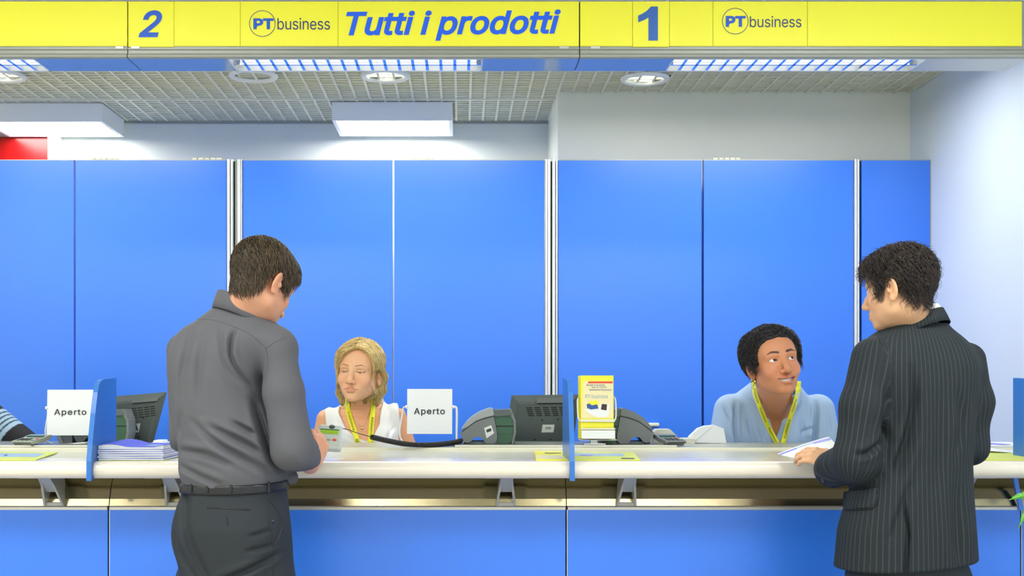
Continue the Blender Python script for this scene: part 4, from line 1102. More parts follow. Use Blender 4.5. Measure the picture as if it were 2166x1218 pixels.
def head_color(q, pr):
    skin = np.array(pr['skin']); C = np.tile(skin, (len(q), 1)); x = np.abs(q[:, 0])
    Q = np.stack([x, q[:, 1], q[:, 2]], 1)
    def mixc(w_, c): C[:] = C*(1-w_[:, None])+np.array(c)*w_[:, None]
    red = np.exp(-((s_ell(Q, (.045, -.062, -.030), (.02, .02, .02)))/.012).clip(0)**2)*.25 + np.exp(-(s_ell(Q, (0, -.11, -.038), (.01, .01, .01))/.008).clip(0)**2)*.25
    red += (x > .074)*.35
    mixc(np.clip(red, 0, 1), skin*np.array([1.02, .78, .74]))
    op = pr.get('mouth_open', 0); sm = pr.get('smile', 0); mx = .0245+.007*sm; cz = -.0695+.006*sm
    ul = s_chain(Q, [(0, -.0955, -.0655+op*.4), (.008, -.0955, -.0638+op*.4), (mx, -.0825, cz)], [.0040, .0044, .0024], .004)
    ll = s_chain(Q, [(0, -.0950, -.0755-op*.6), (.009, -.0940, -.0752-op*.6), (mx-.003, -.0835, cz-.001)], [.0056, .0054, .0026], .004)
    lw = np.clip(1-np.minimum(ul, ll)/.0016, 0, 1)*(q[:, 1] < -.07)
    mixc(lw*pr.get('lip_w', .8), pr['lip'])
    if op:
        mixc(np.clip(1-(s_chain(Q, [(0, -.084, -.0708), (mx*.8, -.076, cz)], [op*.8, .001], .003))/.0015, 0, 1), (.10, .03, .025))
    if pr.get('stubble'):
        st = np.clip((-.045-q[:, 2])/.02, 0, 1)*np.clip((.0-q[:, 1]+.02)/.03, 0, 1)*(1-lw); mixc(st*pr['stubble'], skin*np.array([.62, .62, .66]))
    mixc(brow_mask(q, pr)*pr.get('brow_w', .9), pr['hair'])
    # lash line
    up, lo_ = pr.get('lid_up', .0045), pr.get('lid_low', .0042); e = (x-.0315)/.0150
    ll2 = np.exp(-((q[:, 2]-up*(1-e*e))/(.0011 if pr.get('lash', .6) < .9 else .0019))**2)*(np.abs(e) < 1.0)*(q[:, 1] < -.07); mixc(ll2*pr.get('lash', .6), (.03, .02, .02))
    if 'side' in pr: mixc(np.clip(pr['side'](q), 0, 1)*.8, pr['hair'])
    return C

class Head:
    def __init__(s, o, yaw, pitch, roll, scale, pr):
        s.o = np.array(o, np.float64); s.pr = pr; s.k = np.array(scale if isinstance(scale, tuple) else (scale,)*3, np.float64)
        s.R = np.array(Matrix.Rotation(math.radians(yaw), 3, 'Z') @ Matrix.Rotation(math.radians(pitch), 3, 'X') @ Matrix.Rotation(math.radians(roll), 3, 'Y'), np.float64)
    def loc(s, P): return (((P-s.o) @ s.R)/s.k).astype(f32)
    def wor(s, q): return np.asarray(q, np.float64)*s.k @ s.R.T + s.o
    def sdf(s, P): 
        q = s.loc(P); out = np.sqrt((q*q).sum(1))-.14; near = out < .03      # detailed only close to the head
        if near.any(): out[near] = head_sdf(q[near], s.pr)
        return out*float(s.k.mean())
def eyes(h, parent, gaze=(0, 0), iris=(.12, .07, .04), look=None):
    for sx in (-1, 1):
        n, m_ = 40, 40; c = np.array([sx*.0315, -.0735, 0]); r = .0128
        g = np.array([gaze[0], -1, gaze[1]], float); g /= np.linalg.norm(g)
        a1 = np.cross(g, [0, 0, 1]); a1 /= np.linalg.norm(a1); a2 = np.cross(a1, g)
        V = []; C = []
        for i in range(n+1):
            th = math.pi*(i/n)**1.4
            for j in range(m_):
                ph = 2*math.pi*j/m_; v = g*math.cos(th)+(a1*math.cos(ph)+a2*math.sin(ph))*math.sin(th)
                bulge = 1+.05*max(0, 1-th/.5)
                V.append(c+v*r*bulge)
                C.append((.012, .01, .01) if th < .19 else (iris if th < .45 else ((.03, .02, .02) if th < .50 else (.80, .78, .75))))
        Q = [(i*m_+j, i*m_+(j+1) % m_, (i+1)*m_+(j+1) % m_, (i+1)*m_+j) for i in range(n) for j in range(m_)]
        o = np_obj('eye', h.wor(np.array(V)), np.array(Q), 'eye', parent, np.array(C))
# ---- hair
def hair_obj(name, h, f, lo, hi, res, col, parent, var=.25, seed=0):
    V, Q = surfnet(f, lo, hi, res); rng = np.random.default_rng(seed)
    C = np.tile(np.array(col), (len(V), 1))*(1+var*(np.sin(V[:, 0]*500+V[:, 2]*90)*.5)[:, None])
    return V, np_obj(name, h.wor(V), Q, 'hair', parent, np.clip(C, 0, 1))
def strands(name, h, f, keep, Vroot, n, flow, steps, step, rad, col, parent, seed=1, curl=0.0, freq=30.0, lift=0.001, var=.5, rise=0.0, light=None):
    rng = np.random.default_rng(seed); ok = keep(Vroot); R0 = Vroot[ok]; p = R0[rng.integers(0, len(R0), n)].astype(np.float64)
    p += rng.normal(0, .0015, p.shape); ph = rng.uniform(0, 6.28, n); ln = rng.uniform(.6, 1.15, n)[:, None]; L = [p.copy()]; Ns = []
    def grad(p):
        e = .0015; d = f(p.astype(f32)); g = np.stack([f((p+np.eye(3)[i]*e).astype(f32))-d for i in range(3)], 1)/e
        return d, g/np.maximum(np.linalg.norm(g, axis=1), 1e-6)[:, None]
    jit = rng.normal(0, .35, (n, 3))
    for k in range(steps):
        d, g = grad(p); Ns.append(g)
        v = flow(p, k/steps)+jit*.5; v -= g*(v*g).sum(1)[:, None]; v /= np.maximum(np.linalg.norm(v, axis=1), 1e-6)[:, None]
        b = np.cross(v, g); s_ = k*step*freq*6.28
        v = v+curl*(b*np.cos(s_+ph)[:, None]+g*np.sin(s_+ph)[:, None])
        p = p+v*step*ln
        d, g = grad(p); tgt = lift+rise*(k+1)/steps
        p = p-g*np.clip(d-tgt, -.004, .004)[:, None]*(0.35 if curl else .8)
        L.append(p.copy())
    d, g = grad(p); Ns.append(g)
    L = np.stack(L, 1); Ns = np.stack(Ns, 1); S = steps+1
    T = np.gradient(L, axis=1); T /= np.maximum(np.linalg.norm(T, axis=2), 1e-9)[..., None]; Bn = np.cross(T, Ns); Bn /= np.maximum(np.linalg.norm(Bn, axis=2), 1e-9)[..., None]; Nn = np.cross(Bn, T)
    prof = rad*np.clip(1.0-(np.linspace(0, 1, S)**2.2), .06, 1)
    ring = []
    for a in (0, 2.094, 4.189): ring.append(L+(Bn*math.cos(a)*1.3+Nn*math.sin(a))*prof[None, :, None])
    V = np.stack(ring, 2).reshape(-1, 3); base = (np.arange(n)*S*3)[:, None, None]+(np.arange(S-1)*3)[None, :, None]
    qs = [np.stack([base+a, base+b, base+b+3, base+a+3], -1).reshape(-1, 4) for a, b in ((0, 1), (1, 2), (2, 0))]
    bri = rng.uniform(1-var, 1+var, n); C = np.repeat(np.array(col)[None]*bri[:, None], S*3, 0)
    if light is not None:
        pick = rng.random(n) < .45; C[np.repeat(pick, S*3)] = np.array(light)
    return np_obj(name, h.wor(V), np.concatenate(qs), 'hair', parent, np.clip(C, 0, 1))

# ---- hands (local frame: x along the fingers, y towards the thumb, z out of the back of the hand)
def hand_sdf(P, o, R, curl=(30, 45, 30), spread=0.0, thumb=((.022, .034, -.006), (.050, .056, -.020), (.078, .058, -.030)), k=1.0, splay=None):
    q = ((P-A(*o)) @ np.array(R, f32))/k
    d = s_ell(q, (.050, .001, 0), (.056, .043, .0165))
    d = smin(d, s_ell(q, (.012, 0, 0), (.034, .028, .020)), .02)
    d = smin(d, s_ell(q, (.034, .026, -.008), (.030, .018, .016)), .012)
    for y, L, r in ((.031, .072, .0092), (.0105, .080, .0095), (-.0100, .074, .0090), (-.0295, .058, .0080)):
        p = np.array([.090 if abs(y) < .02 else .084, y, .002]); a = 0.0; pts = [tuple(p-np.array([.02, 0, 0])), tuple(p)]
        for c_, fr in zip(curl, (.45, .32, .23)):
            a += math.radians(c_); p = p+np.array([math.cos(a)*L*fr, spread*y*fr, -math.sin(a)*L*fr]); pts.append(tuple(p))
        d = smin(d, s_chain(q, pts, [r, r*1.08, r*.98, r*.9, r*.78], .004), .006)
    d = smin(d, s_chain(q, [(.006, .018, -.004)]+list(thumb), [.014, .0135, .0115, .0088], .006), .010)
    return d*k
def frame(xd, zd):
    x = Vector(xd).normalized(); z = Vector(zd); z = (z-x*z.dot(x)).normalized(); y = z.cross(x)
    return Matrix((x, y, z)).transposed()
def bbox(pts, pad): P = np.array([tuple(p) for p in pts]); return P.min(0)-pad, P.max(0)+pad
def shoe(parent, x, y, yaw, m='shoe_black'):
    c, s = math.cos(math.radians(yaw)), math.sin(math.radians(yaw))
    def f(P):
        q = P-A(x, y, 0); q = np.stack([q[:, 0]*c+q[:, 1]*s, -q[:, 0]*s+q[:, 1]*c, q[:, 2]], 1)
        d = s_ell(q, (0, .09, .035), (.048, .115, .045)); d = smin(d, s_ell(q, (0, -.03, .045), (.040, .065, .055)), .04)
        return smax(d, .002-q[:, 2], .006)
    V, Q = surfnet(f, (x-.22, y-.22, -.01), (x+.22, y+.22, .13), .008); np_obj('shoe', V, Q, m, parent)

def ring_collar(name, c, Rx, Ry, tx, ty, hgt, flare, m, parent, gap=None, thick=.003, n=56, arcs=None, rise=.0, drop=None):
    """folded collar round a neck: c = centre of the upper edge, tx/ty = rise of that edge along +x/+y, gap = (centre angle, half width) left open"""
    V = []; Fc = []; c = Vector(c); prof = [(-.004, -.6*hgt), (-.002, -.15*hgt), (0.0, 0.0), (.0035, .001), (.006, -.004), (.0085+flare*.4, -.5*hgt), (.009+flare, -hgt), (.006+flare, -hgt-.0005), (.004+flare*.4, -.5*hgt), (.0025, -.35*hgt)]
    angs = [2*math.pi*k/n for k in range(n)] if not gap else [gap[0]+gap[1]+(2*math.pi-2*gap[1])*k/(n-1) for k in range(n)]
    k_ = len(prof)
    for a in angs:
        ca, sa = math.cos(a), math.sin(a)
        dz = tx*ca+ty*sa
        e = 1.0 if drop is None else drop(a)
        for o, z in prof: V.append(c+Vector(((Rx+o)*ca, (Ry+o)*sa, dz+z*e)))
    m_ = len(angs)
    for i in range(m_ if not gap else m_-1):
        j = (i+1) % m_
        for q in range(k_): Fc.append((i*k_+q, i*k_+(q+1) % k_, j*k_+(q+1) % k_, j*k_+q))
    if gap: Fc += [tuple(range(k_-1, -1, -1)), tuple((m_-1)*k_+q for q in range(k_))]
    return link(name, me_from(name, V, Fc), m, parent, True)
# ================================================================== people
def ring(y, xl, xr, ry, d, rot=0.0, dc=None):
    """silhouette xl..xr at photo row y -> ring of an upright loft whose long axis is turned by rot"""
    a, b = W(xl, y, d), W(xr, y, d); w_ = (b.x-a.x)/2
    rx = math.sqrt(max(w_*w_-(ry*math.sin(rot))**2, 1e-5))/math.cos(rot)
    return (a.z, (a.x+b.x)/2, dc if dc else d, rx, ry)
def leg_parts(person, hips, knees, ankles, m, r=(.095, .068, .052), hem=.012):
    fs = []
    for h_, k_, a_ in zip(hips, knees, ankles): fs.append((h_, k_, a_))
    return fs
def polar_arc(V, cx, cy, rad): return np.arctan2(V[:, 0]-cx, -(V[:, 1]-cy))*rad

# ------------------------------------------------------------------ customer in the grey shirt
def man_grey():
    D = 3.33; rot = math.radians(-26)
    per = thing('person', 'man in a grey shirt standing with his back turned, holding a card pad', 'person', (W(495, 0, D).x, D, 0), 'customers standing at the counter')
    rg = [ring(1060, 394, 604, .128, D, rot), ring(1025, 392, 602, .130, D, rot), ring(1000, 383, 606, .140, D, rot), ring(950, 384, 596, .138, D, rot), ring(900, 376, 580, .132, D, rot), ring(850, 365, 566, .128, D, rot),
          ring(800, 359, 566, .125, D, rot), ring(750, 360, 584, .120, D, rot), ring(715, 374, 602, .105, D, rot), ring(690, 398, 594, .090, D, rot), ring(668, 428, 562, .075, D, rot), ring(650, 455, 535, .055, D, rot)]
    rsh = W(590, 748, 3.26); rel = W(619, 948, 3.24); rcu = W(645, 962, 3.40)
    lsh = W(392, 742, 3.42); lel = W(392, 915, 3.47); lwr = W(470, 925, 3.56)
    FO = [([(514, 702), (506, 728), (512, 770), (549, 829)], .007, .007), ([(481, 697), (499, 774), (530, 815)], .004, .008), ([(420, 690), (405, 774), (399, 850)], .0035, .011), ([(451, 695), (441, 780), (440, 850)], .003, .010),
          ([(425, 887), (486, 935), (524, 957), (588, 994)], .006, .009), ([(457, 894), (517, 922), (572, 955)], .006, .008), ([(508, 887), (556, 916)], .005, .007),
          ([(392, 949), (454, 954), (511, 976)], .006, .009), ([(392, 981), (447, 1000), (492, 1018)], .005, .008), ([(398, 860), (392, 920)], .003, .009), ([(545, 840), (572, 930), (598, 990)], .007, .008)]
    def torso(P): return s_loft(P, rg, 2.25, rot)
    def shirt(P):
        d = torso(P)
        d = smin(d, s_ell(P, W(470, 760, 3.27), (.085, .05, .10)), .03)            # shoulder blades
        d = smin(d, s_ell(P, W(405, 760, 3.31), (.06, .05, .09)), .03)
        d = d+folds(P, FO, D, D+.02)
        arm = s_chain(P, [rsh, W(600, 830, 3.245), rel, W(634, 957, 3.32), rcu], [.048, .054, .058, .052, .046], .02)
        arm = arm+.004*np.sin(P[:, 2]*55+P[:, 0]*60)*np.clip((1.19-P[:, 2])/.1, 0, 1)*np.clip((P[:, 2]-1.02)/.05, 0, 1)
        arm = smax(arm, (P-A(*W(662, 963, 3.43)))@A(*(rcu-rel).normalized()), .004)
        # blade-like hollow of the cuff
        d = smin(d, s_ell(P, rsh+Vector((-.005, .01, .012)), (.058, .062, .060)), .03)
        la = s_chain(P, [lsh, lel, lwr], [.054, .052, .042], .03)
        d = smin(d, la, .025)
        d = smin(d, arm, .012)
        d = smin(d, s_ell(P, W(617, 1010, 3.36), (.018, .035, .020)), .012)
        return smax(d, (A(0, 0, 1)*0 + P)[:, 2]*-1+W(0, 1027, D).z+.004*np.sin(P[:, 0]*40), .006)
    lo, hi = (W(335, 0, 3.3).x, 3.02, W(0, 1045, D).z), (W(705, 0, 3.4).x, 3.70, W(0, 612, D).z)
    V, Q = surfnet(shirt, lo, hi, .0045); np_obj('shirt', V, Q, 'shirt_grey', per)
    # head
    pr = dict(skin=srgb(214, 158, 126), lip=srgb(190, 110, 100), hair=srgb(46, 38, 30), jaw=1.08, ear=1.02, stubble=.12, nose=1.05)
    h = Head(W(555, 599, 3.31), 146, 30, 0, .955, pr)
    nb = W(516, 672, 3.345); nt = h.wor([(0, .030, -.045)])[0]; nl = h.loc(np.array([tuple(nb)]))[0]
    rhand = frame((.30, .45, .84), (.80, -.62, .05)); ho = W(657, 984, 3.47)
    def skin_hand(P): return smin(hand_sdf(P, ho, rhand, (42, 50, 35), thumb=((.024, .036, -.008), (.048, .050, -.024), (.074, .046, -.034)), k=.93), s_chain(P, [W(640, 965, 3.33), W(655, 982, 3.455)], [.036, .027], .01), .015)
    def neck(P): return smin(h.sdf(P), s_chain(P, [nb, nb.lerp(Vector(nt), .5), Vector(nt)], [.056, .053, .053], .03), .02)
    def body_core(P): return smin(torso(P)+.02, s_chain(P, [rsh, rel, W(640, 965, 3.33)], [.035, .036, .034], .02), .02)
    parts = [surfnet(neck, W(470, 0, 3.3)[:1]+(3.12,)+(W(0, 690, 3.3).z,) if False else (W(462, 0, 3.3).x, 3.10, W(0, 690, 3.3).z), (W(660, 0, 3.3).x, 3.56, W(0, 488, 3.3).z), .003),
             surfnet(skin_hand, (W(630, 0, 3.4).x, 3.28, W(0, 1020, 3.4).z), (W(735, 0, 3.4).x, 3.66, W(0, 915, 3.4).z), .0022),
             surfnet(body_core, (lo[0], 3.05, .95), (hi[0], 3.6, lo[2]+.4), .014)]
    V, Q = join_np(parts); lq = h.loc(V); C = head_color(lq, pr); far = np.linalg.norm(lq, axis=1) > .17; C[far] = np.array(pr['skin'])
    hd = np.linalg.norm(V-np.array(ho), axis=1) < .16; C[hd] = np.array(srgb(222, 160, 128))
    np_obj('body', V, Q, 'skin', per, C)
    eyes(h, per)
    # hair: short, dark brown
    def zb(y, x=None): return np.interp(y, [-.095, -.07, -.045, -.032, -.008, .012, .034, .046, .06, .10], [.075, .066, .020, -.020, -.010, .026, .020, -.030, -.070, -.092])
    def vol(q): return smin(head_base(q, pr), s_cone(q, (0, .030, -.045), nl, .053, .054), .02)-.002-.005*np.clip((q[:, 2]+.09)/.05, 0, 1)-.006*np.clip(q[:, 2]/.08, 0, 1)-.003*np.clip((-q[:, 1])/.06, 0, 1)*np.clip(q[:, 2]/.05, 0, 1)
    def cap(q): return smax(vol(q)-.0015*np.sin(q[:, 0]*260+q[:, 1]*120)*np.sin(q[:, 2]*160+q[:, 1]*200), zb(q[:, 1])-q[:, 2], .010)
    Vh, o = hair_obj('hair', h, cap, (-.11, -.13, -.09), (.11, .14, .15), .0035, np.array(pr['hair'])*.8, per)
    def flow(p, t): return (p-np.array([.01, .055, .12]))*np.array([1.2, 1, .6])*6+np.array([-.25, 0, -.5])
    strands('hair_strands', h, vol, lambda q: q[:, 2] > zb(q[:, 1])+.004, Vh, 4200, flow, 6, .0062, .00085, np.array(srgb(58, 48, 36)), per, seed=3, curl=.35, freq=22, lift=.0005, rise=.003, light=srgb(96, 80, 56))
    ring_collar('collar', W(517, 648, 3.335), .0715, .0735, -.038, -.022, .048, .010, 'shirt_grey', per, gap=(math.radians(55), .25))
    for pts in ([(416, 675), (452, 677), (490, 689), (530, 708), (563, 737)], [(563, 737), (585, 722), (606, 713)], [(563, 737), (567, 770), (562, 800)]):
        drape_tube('seam', shirt, pts, 3.05, .0008, 'thread', per, .0)
    # trousers
    tr = [ring(1260, 388, 620, .13, D, rot), ring(1200, 381, 618, .135, D, rot), ring(1150, 371, 616, .14, D, rot), ring(1110, 369, 612, .142, D, rot), ring(1075, 377, 608, .136, D, rot), ring(1040, 389, 604, .130, D, rot), ring(1012, 393, 601, .127, D, rot)]
    hz = W(0, 1240, D).z
    def trous(P):
        d = s_loft(P, tr, 2.3, rot)
        d = smin(d, s_ell(P, W(532, 1120, 3.275), (.080, .085, .088)), .03); d = smin(d, s_ell(P, W(420, 1125, 3.33), (.055, .085, .085)), .03)
        d = d+.012*np.exp(-(s_line(P[:, 0], P[:, 2], pxz([(405, 1040), (408, 1101), (425, 1149), (455, 1206), (462, 1260)], D))/.013)**2)*(P[:, 1] < D)
        d = d+folds(P, [([(470, 1216), (540, 1190), (600, 1160)], .005, .008), ([(380, 1110), (395, 1160), (430, 1210)], .004, .010), ([(585, 1110), (545, 1120)], .003, .006), ([(590, 1140), (540, 1150)], .003, .006)], D, D)
        for sx, x_, y_ in ((1, 548, 3.30), (-1, 438, 3.40)):
            t_ = W(x_, 1235, y_); d = smin(d, s_chain(P, [t_, (t_.x+.005*sx, y_+.01, .50), (t_.x+.005*sx, y_, .085)], [.092, .072, .062], .04), .03)
        return smax(smax(d, .055-P[:, 2], .004), P[:, 2]-W(0, 1013, D).z, .004)
    V, Q = surfnet(trous, (W(350, 0, D).x, 3.05, .03), (W(645, 0, D).x, 3.62, W(0, 1005, D).z), .0065); np_obj('trousers', V, Q, 'trouser_dark', per)
    zb_ = W(0, 1027, D).z
    def belt(P): return smax(smax(s_loft(P, tr, 2.3, rot)-.006, np.abs(P[:, 2]-zb_-.03*(P[:, 0]-W(495, 0, D).x))-.0125, .003), -(s_loft(P, tr, 2.3, rot)+.004), .002)
    V, Q = surfnet(belt, (W(370, 0, D).x, 3.1, zb_-.04), (W(625, 0, D).x, 3.55, zb_+.04), .004); np_obj('belt', V, Q, 'belt_black', per)
    for px_ in (403, 437, 487, 568):
        drape_tube('belt_loop', lambda P: np.minimum(belt(P), trous(P)), [(px_, 1016), (px_+1, 1028), (px_+1, 1042)], 3.05, .0042, 'trouser_dark', per, .001)
    drape_tube('back_pocket', trous, [(438, 1074), (480, 1075), (528, 1078)], 3.05, .0018, 'belt_black', per)
    drape_tube('pocket_edge', trous, [(568, 1056), (586, 1078), (596, 1104), (592, 1130), (581, 1153)], 3.05, .0020, 'belt_black', per)
    drape_tube('side_seam', trous, [(570, 1056), (568, 1100), (577, 1155), (578, 1218)], 3.05, .0012, 'belt_black', per)
    drape_tube('buttonhole', trous, [(480, 1094), (481, 1110)], 3.05, .0016, 'belt_black', per)
    bp = march(trous, [577], [1103], 3.05)[0]; lathe('button', [(.0005, -.003), (.005, -.003), (.006, 0), (.005, .002)], bp, 'button_dark', per, 14, 'y')
    shoe(per, W(548, 0, 3.3).x+.02, 3.27, -24); shoe(per, W(438, 0, 3.4).x, 3.38, -18)
    # the card pad in his hand
    c = W(698, 923, 3.575); t = thing('card_pad', 'pale card pad with a green display held in the hand of the grey shirted man', 'card reader', tuple(c))
    Rm = ROT(-50, 4, 6); M4 = Matrix.Translation(c) @ Rm.to_4x4()
    def put(o): o.data.transform(M4); return o
    put(box('body', (-.037, -.012, -.060), (.037, .010, .042), 'pad_light', t, bevel=.007, seg=3))
    put(box('display', (-.028, -.0135, -.002), (.024, -.0118, .014), 'lcd', t)); put(box('display_rim', (-.030, -.0130, .014), (.026, -.0115, .019), 'drum_green', t))
    put(lathe('emblem', [(.0005, -.0128), (.009, -.0128), (.0095, -.0115)], (0.004, 0, .0305), 'ink', t, 20, 'y'))
    for i in range(3):
        put(box('key', (-.026+i*.017, -.0142, -.032), (-.014+i*.017, -.0115, -.023), ('pad_grey', 'pad_grey', 'key_red')[i], t, bevel=.001, seg=1))
man_grey()

# ------------------------------------------------------------------ customer in the pinstripe jacket
def man_stripe():
    D = 3.33; rot = math.radians(14)
    per = thing('person', 'man in a dark pinstripe jacket with curly hair, back turned, holding a paper', 'person', (W(1930, 0, D).x, D, 0), 'customers standing at the counter')
    rg = [ring(1206, 1766, 2066, .150, D, rot), ring(1117, 1775, 2059, .145, D, rot), ring(1053, 1795, 2054, .135, D, rot), ring(980, 1818, 2050, .128, D, rot), ring(900, 1828, 2056, .128, D, rot), ring(820, 1826, 2068, .125, D, rot), ring(770, 1822, 2074, .118, D, rot),
          ring(735, 1820, 2060, .105, D, rot), ring(712, 1836, 2035, .092, D, rot), ring(698, 1862, 2014, .078, D, rot), ring(684, 1888, 2000, .060, D, rot)]
    lsh = W(1846, 758, 3.28); lel = W(1812, 972, 3.25); lcu = W(1762, 992, 3.41)
    rsh = W(2046, 762, 3.36); rel = W(2052, 945, 3.37); rwr = W(2030, 965, 3.56)
    FO = [([(1890, 780), (1898, 850), (1884, 920), (1860, 985)], .008, .012), ([(1990, 830), (2000, 900), (1985, 960)], .004, .014), ([(1900, 900), (1880, 960), (1860, 1010)], .006, .012), ([(1890, 1010), (1865, 1080), (1845, 1130)], .005, .012),
          ([(1945, 830), (1950, 930), (1940, 1030)], .003, .016), ([(1850, 800), (1838, 880), (1850, 930)], .004, .010), ([(1830, 930), (1800, 950), (1775, 955)], .006, .008), ([(1990, 1010), (1988, 1120), (1995, 1190)], .006, .020)]
    torso = lambda P: s_loft(P, rg, 2.3, rot)
    la_ = lambda P: s_chain(P, [lsh, W(1826, 860, 3.26), lel, lcu], [.058, .060, .060, .054], .025)
    ra_ = lambda P: s_chain(P, [rsh, W(2062, 850, 3.365), rel, rwr], [.050, .047, .046, .042], .03)
    def jacket(P):
        d = torso(P); d = smin(d, s_ell(P, W(1890, 790, 3.25), (.08, .05, .10)), .03); d = smin(d, s_ell(P, W(2000, 790, 3.27), (.08, .05, .10)), .03)
        la = smax(la_(P), (P-A(*W(1752, 992, 3.44)))@A(*(lcu-lel).normalized()), .006)
        d = smin(d, ra_(P), .018)
        d = smin(d, la, .014)
        d = d+folds(P, FO, D, D+.02)
        v = s_poly(P[:, 0], P[:, 2], pxz([(1911, 1030), (1917, 1130), (1910, 1230), (1899, 1230), (1907, 1130)], D-.12))
        d = smax(d, -smax(smax(v, P[:, 1]-D+.04, .002), -.014-torso(P), .002), .003)
        hem = W(0, 1203, D-.1).z+.012*((P[:, 0]-W(1915, 0, D).x)/.2)
        return smax(d, hem-P[:, 2], .006)
    lo, hi = (W(1700, 0, 3.3).x, 3.02, W(0, 1225, D).z), (W(2110, 0, 3.4).x, 3.68, W(0, 648, D).z)
    V, Q = surfnet(jacket, lo, hi, .0045)
    dl, dr, dt = la_(V), ra_(V), torso(V)
    arcT = polar_arc(V, W(1925, 0, D).x, D+.05, .21)
    def arm_arc(pts, V):
        a = np.array(pts[0]); b = np.array(pts[1]); ax = (b-a)/np.linalg.norm(b-a); u = np.cross(ax, [0, 1, 0]); u /= np.linalg.norm(u); v = np.cross(ax, u); q = V-a; return np.arctan2(q@u, -(q@v))*.062
    arc_ = np.where((dl < dt) & (dl < .02), arm_arc((lsh, lel), V), np.where((dr < dt-.004), arm_arc((rsh, rel), V), arcT))
    np_obj('jacket', V, Q, 'pinstripe', per, arc=arc_)
    def arc_of(o):
        V = np.array([v.co[:] for v in o.data.vertices]); set_float(o.data, polar_arc(V, W(1925, 0, D).x, D+.05, .21), 'arc')
    arc_of(drape_patch('pocket_flap', jacket, [(1786, 1040), (1783, 1060), (1784, 1078)], [(1856, 1031), (1856, 1058), (1848, 1072)], 3.02, 'pinstripe', per, .0045, .004, 5, 6))
    drape_tube('flap_edge', jacket, [(1784, 1078), (1815, 1077), (1846, 1073), (1855, 1062), (1856, 1032), (1820, 1034), (1787, 1041)], 3.02, .0014, 'belt_black', per, .003)
    drape_tube('side_seam', jacket, [(1836, 1076), (1838, 1120), (1840, 1195)], 3.02, .0010, 'belt_black', per)
    drape_tube('sleeve_seam', jacket, [(1852, 712), (1872, 740), (1886, 775), (1892, 812)], 3.02, .0012, 'belt_black', per)
    for px_, py_ in ((1742, 1016),):
        bp = march(jacket, [px_], [py_], 3.02)[0]; lathe('cuff_button', [(.0005, -.004), (.006, -.004), (.0075, -.001), (.006, .002)], bp, 'button_dark', per, 14, 'y')
    # head
    pr = dict(skin=srgb(222, 174, 134), lip=srgb(190, 120, 105), hair=srgb(30, 26, 26), jaw=1.0, ear=.98, nose=1.0,
              side=lambda q: np.clip(1-s_ell(np.abs(q)*A(1, 0, 0)+q*A(0, 1, 1), (.066, -.030, -.012), (.02, .012, .03))/.006, 0, 1))
    h = Head(W(1899, 611, 3.30), 228, 8, -4, (.95, .88, .945), pr)
    nb = W(1938, 690, 3.345); nt = h.wor([(0, .03, -.05)])[0]; nl = h.loc(np.array([tuple(nb)]))[0]
    lh = frame((-.82, .42, .30), (-.25, -.55, .80)); lh = Matrix((lh.col[0], -lh.col[1], lh.col[2])).transposed(); ho = W(1772, 982, 3.46)
    def hand(P): return smin(hand_sdf(P, ho, lh, (22, 30, 22), k=.86, thumb=((.024, .036, -.008), (.055, .052, -.012), (.085, .050, -.016))), s_chain(P, [lel, ho], [.034, .026], .01), .015)
    def neck(P): return smin(h.sdf(P), s_chain(P, [nb, Vector(nt)], [.054, .051], .03), .02)
    def core(P): return smin(torso(P)+.025, s_chain(P, [lsh, lel, lcu], [.038, .036, .032], .02), .02)
    parts = [surfnet(neck, (W(1815, 0, 3.3).x, 3.06, W(0, 705, 3.3).z), (W(2010, 0, 3.3).x, 3.55, W(0, 490, 3.3).z), .003), surfnet(hand, (W(1672, 0, 3.4).x, 3.22, W(0, 1015, 3.4).z), (W(1800, 0, 3.4).x, 3.66, W(0, 905, 3.4).z), .0025), surfnet(core, (lo[0], 3.05, .85), (hi[0], 3.6, 1.5), .014)]
    V, Q = join_np(parts); lq = h.loc(V); C = head_color(lq, pr); far = np.linalg.norm(lq, axis=1) > .17; C[far] = np.array(pr['skin'])
    np_obj('body', V, Q, 'skin', per, C); eyes(h, per)
    def zb(y): return np.interp(y, [-.10, -.07, -.045, -.030, -.010, .008, .030, .045, .07, .11], [.072, .060, .030, -.004, .004, .030, .024, -.030, -.046, -.054])
    def vol(q): return smin(head_base(q, pr), s_cone(q, (0, .030, -.05), nl, .051, .054), .02)-.008-.008*np.clip(q[:, 2]/.08, 0, 1)-.004*np.clip((q[:, 1]-.02)/.08, 0, 1)-.006*np.clip((-q[:, 1]-.05)/.04, 0, 1)*np.clip(q[:, 2]/.05, 0, 1)
    def bump(q): return .0035*np.sin(q[:, 0]*150+np.sin(q[:, 2]*110)*1.5)*np.sin(q[:, 1]*140+1+np.sin(q[:, 0]*90))*np.sin(q[:, 2]*150)
    def cap(q): return smax(vol(q)+.006-bump(q), zb(q[:, 1])-q[:, 2], .012)
    Vh, o = hair_obj('hair', h, cap, (-.13, -.15, -.12), (.13, .17, .17), .0035, np.array(pr['hair'])*.7, per)
    def flow(p, t): return (p-np.array([.0, .04, .13]))*6+np.array([0, .0, -.55])
    keep = lambda q: q[:, 2] > zb(q[:, 1])+.006
    strands('hair_strands', h, vol, keep, Vh, 2600, flow, 15, .0038, .00095, np.array(srgb(36, 31, 30)), per, seed=5, curl=1.0, freq=30, lift=.0, rise=.004, light=srgb(70, 58, 48))
    strands('hair_wisps', h, vol, keep, Vh, 420, flow, 17, .0038, .0006, np.array(srgb(36, 31, 30)), per, seed=6, curl=1.3, freq=38, lift=.002, rise=.016)
    # shirt and jacket collars
    ring_collar('shirt_collar', W(1934, 674, 3.335), .0625, .064, .026, -.030, .030, .003, 'white_shirt', per, gap=(math.radians(125), .3))
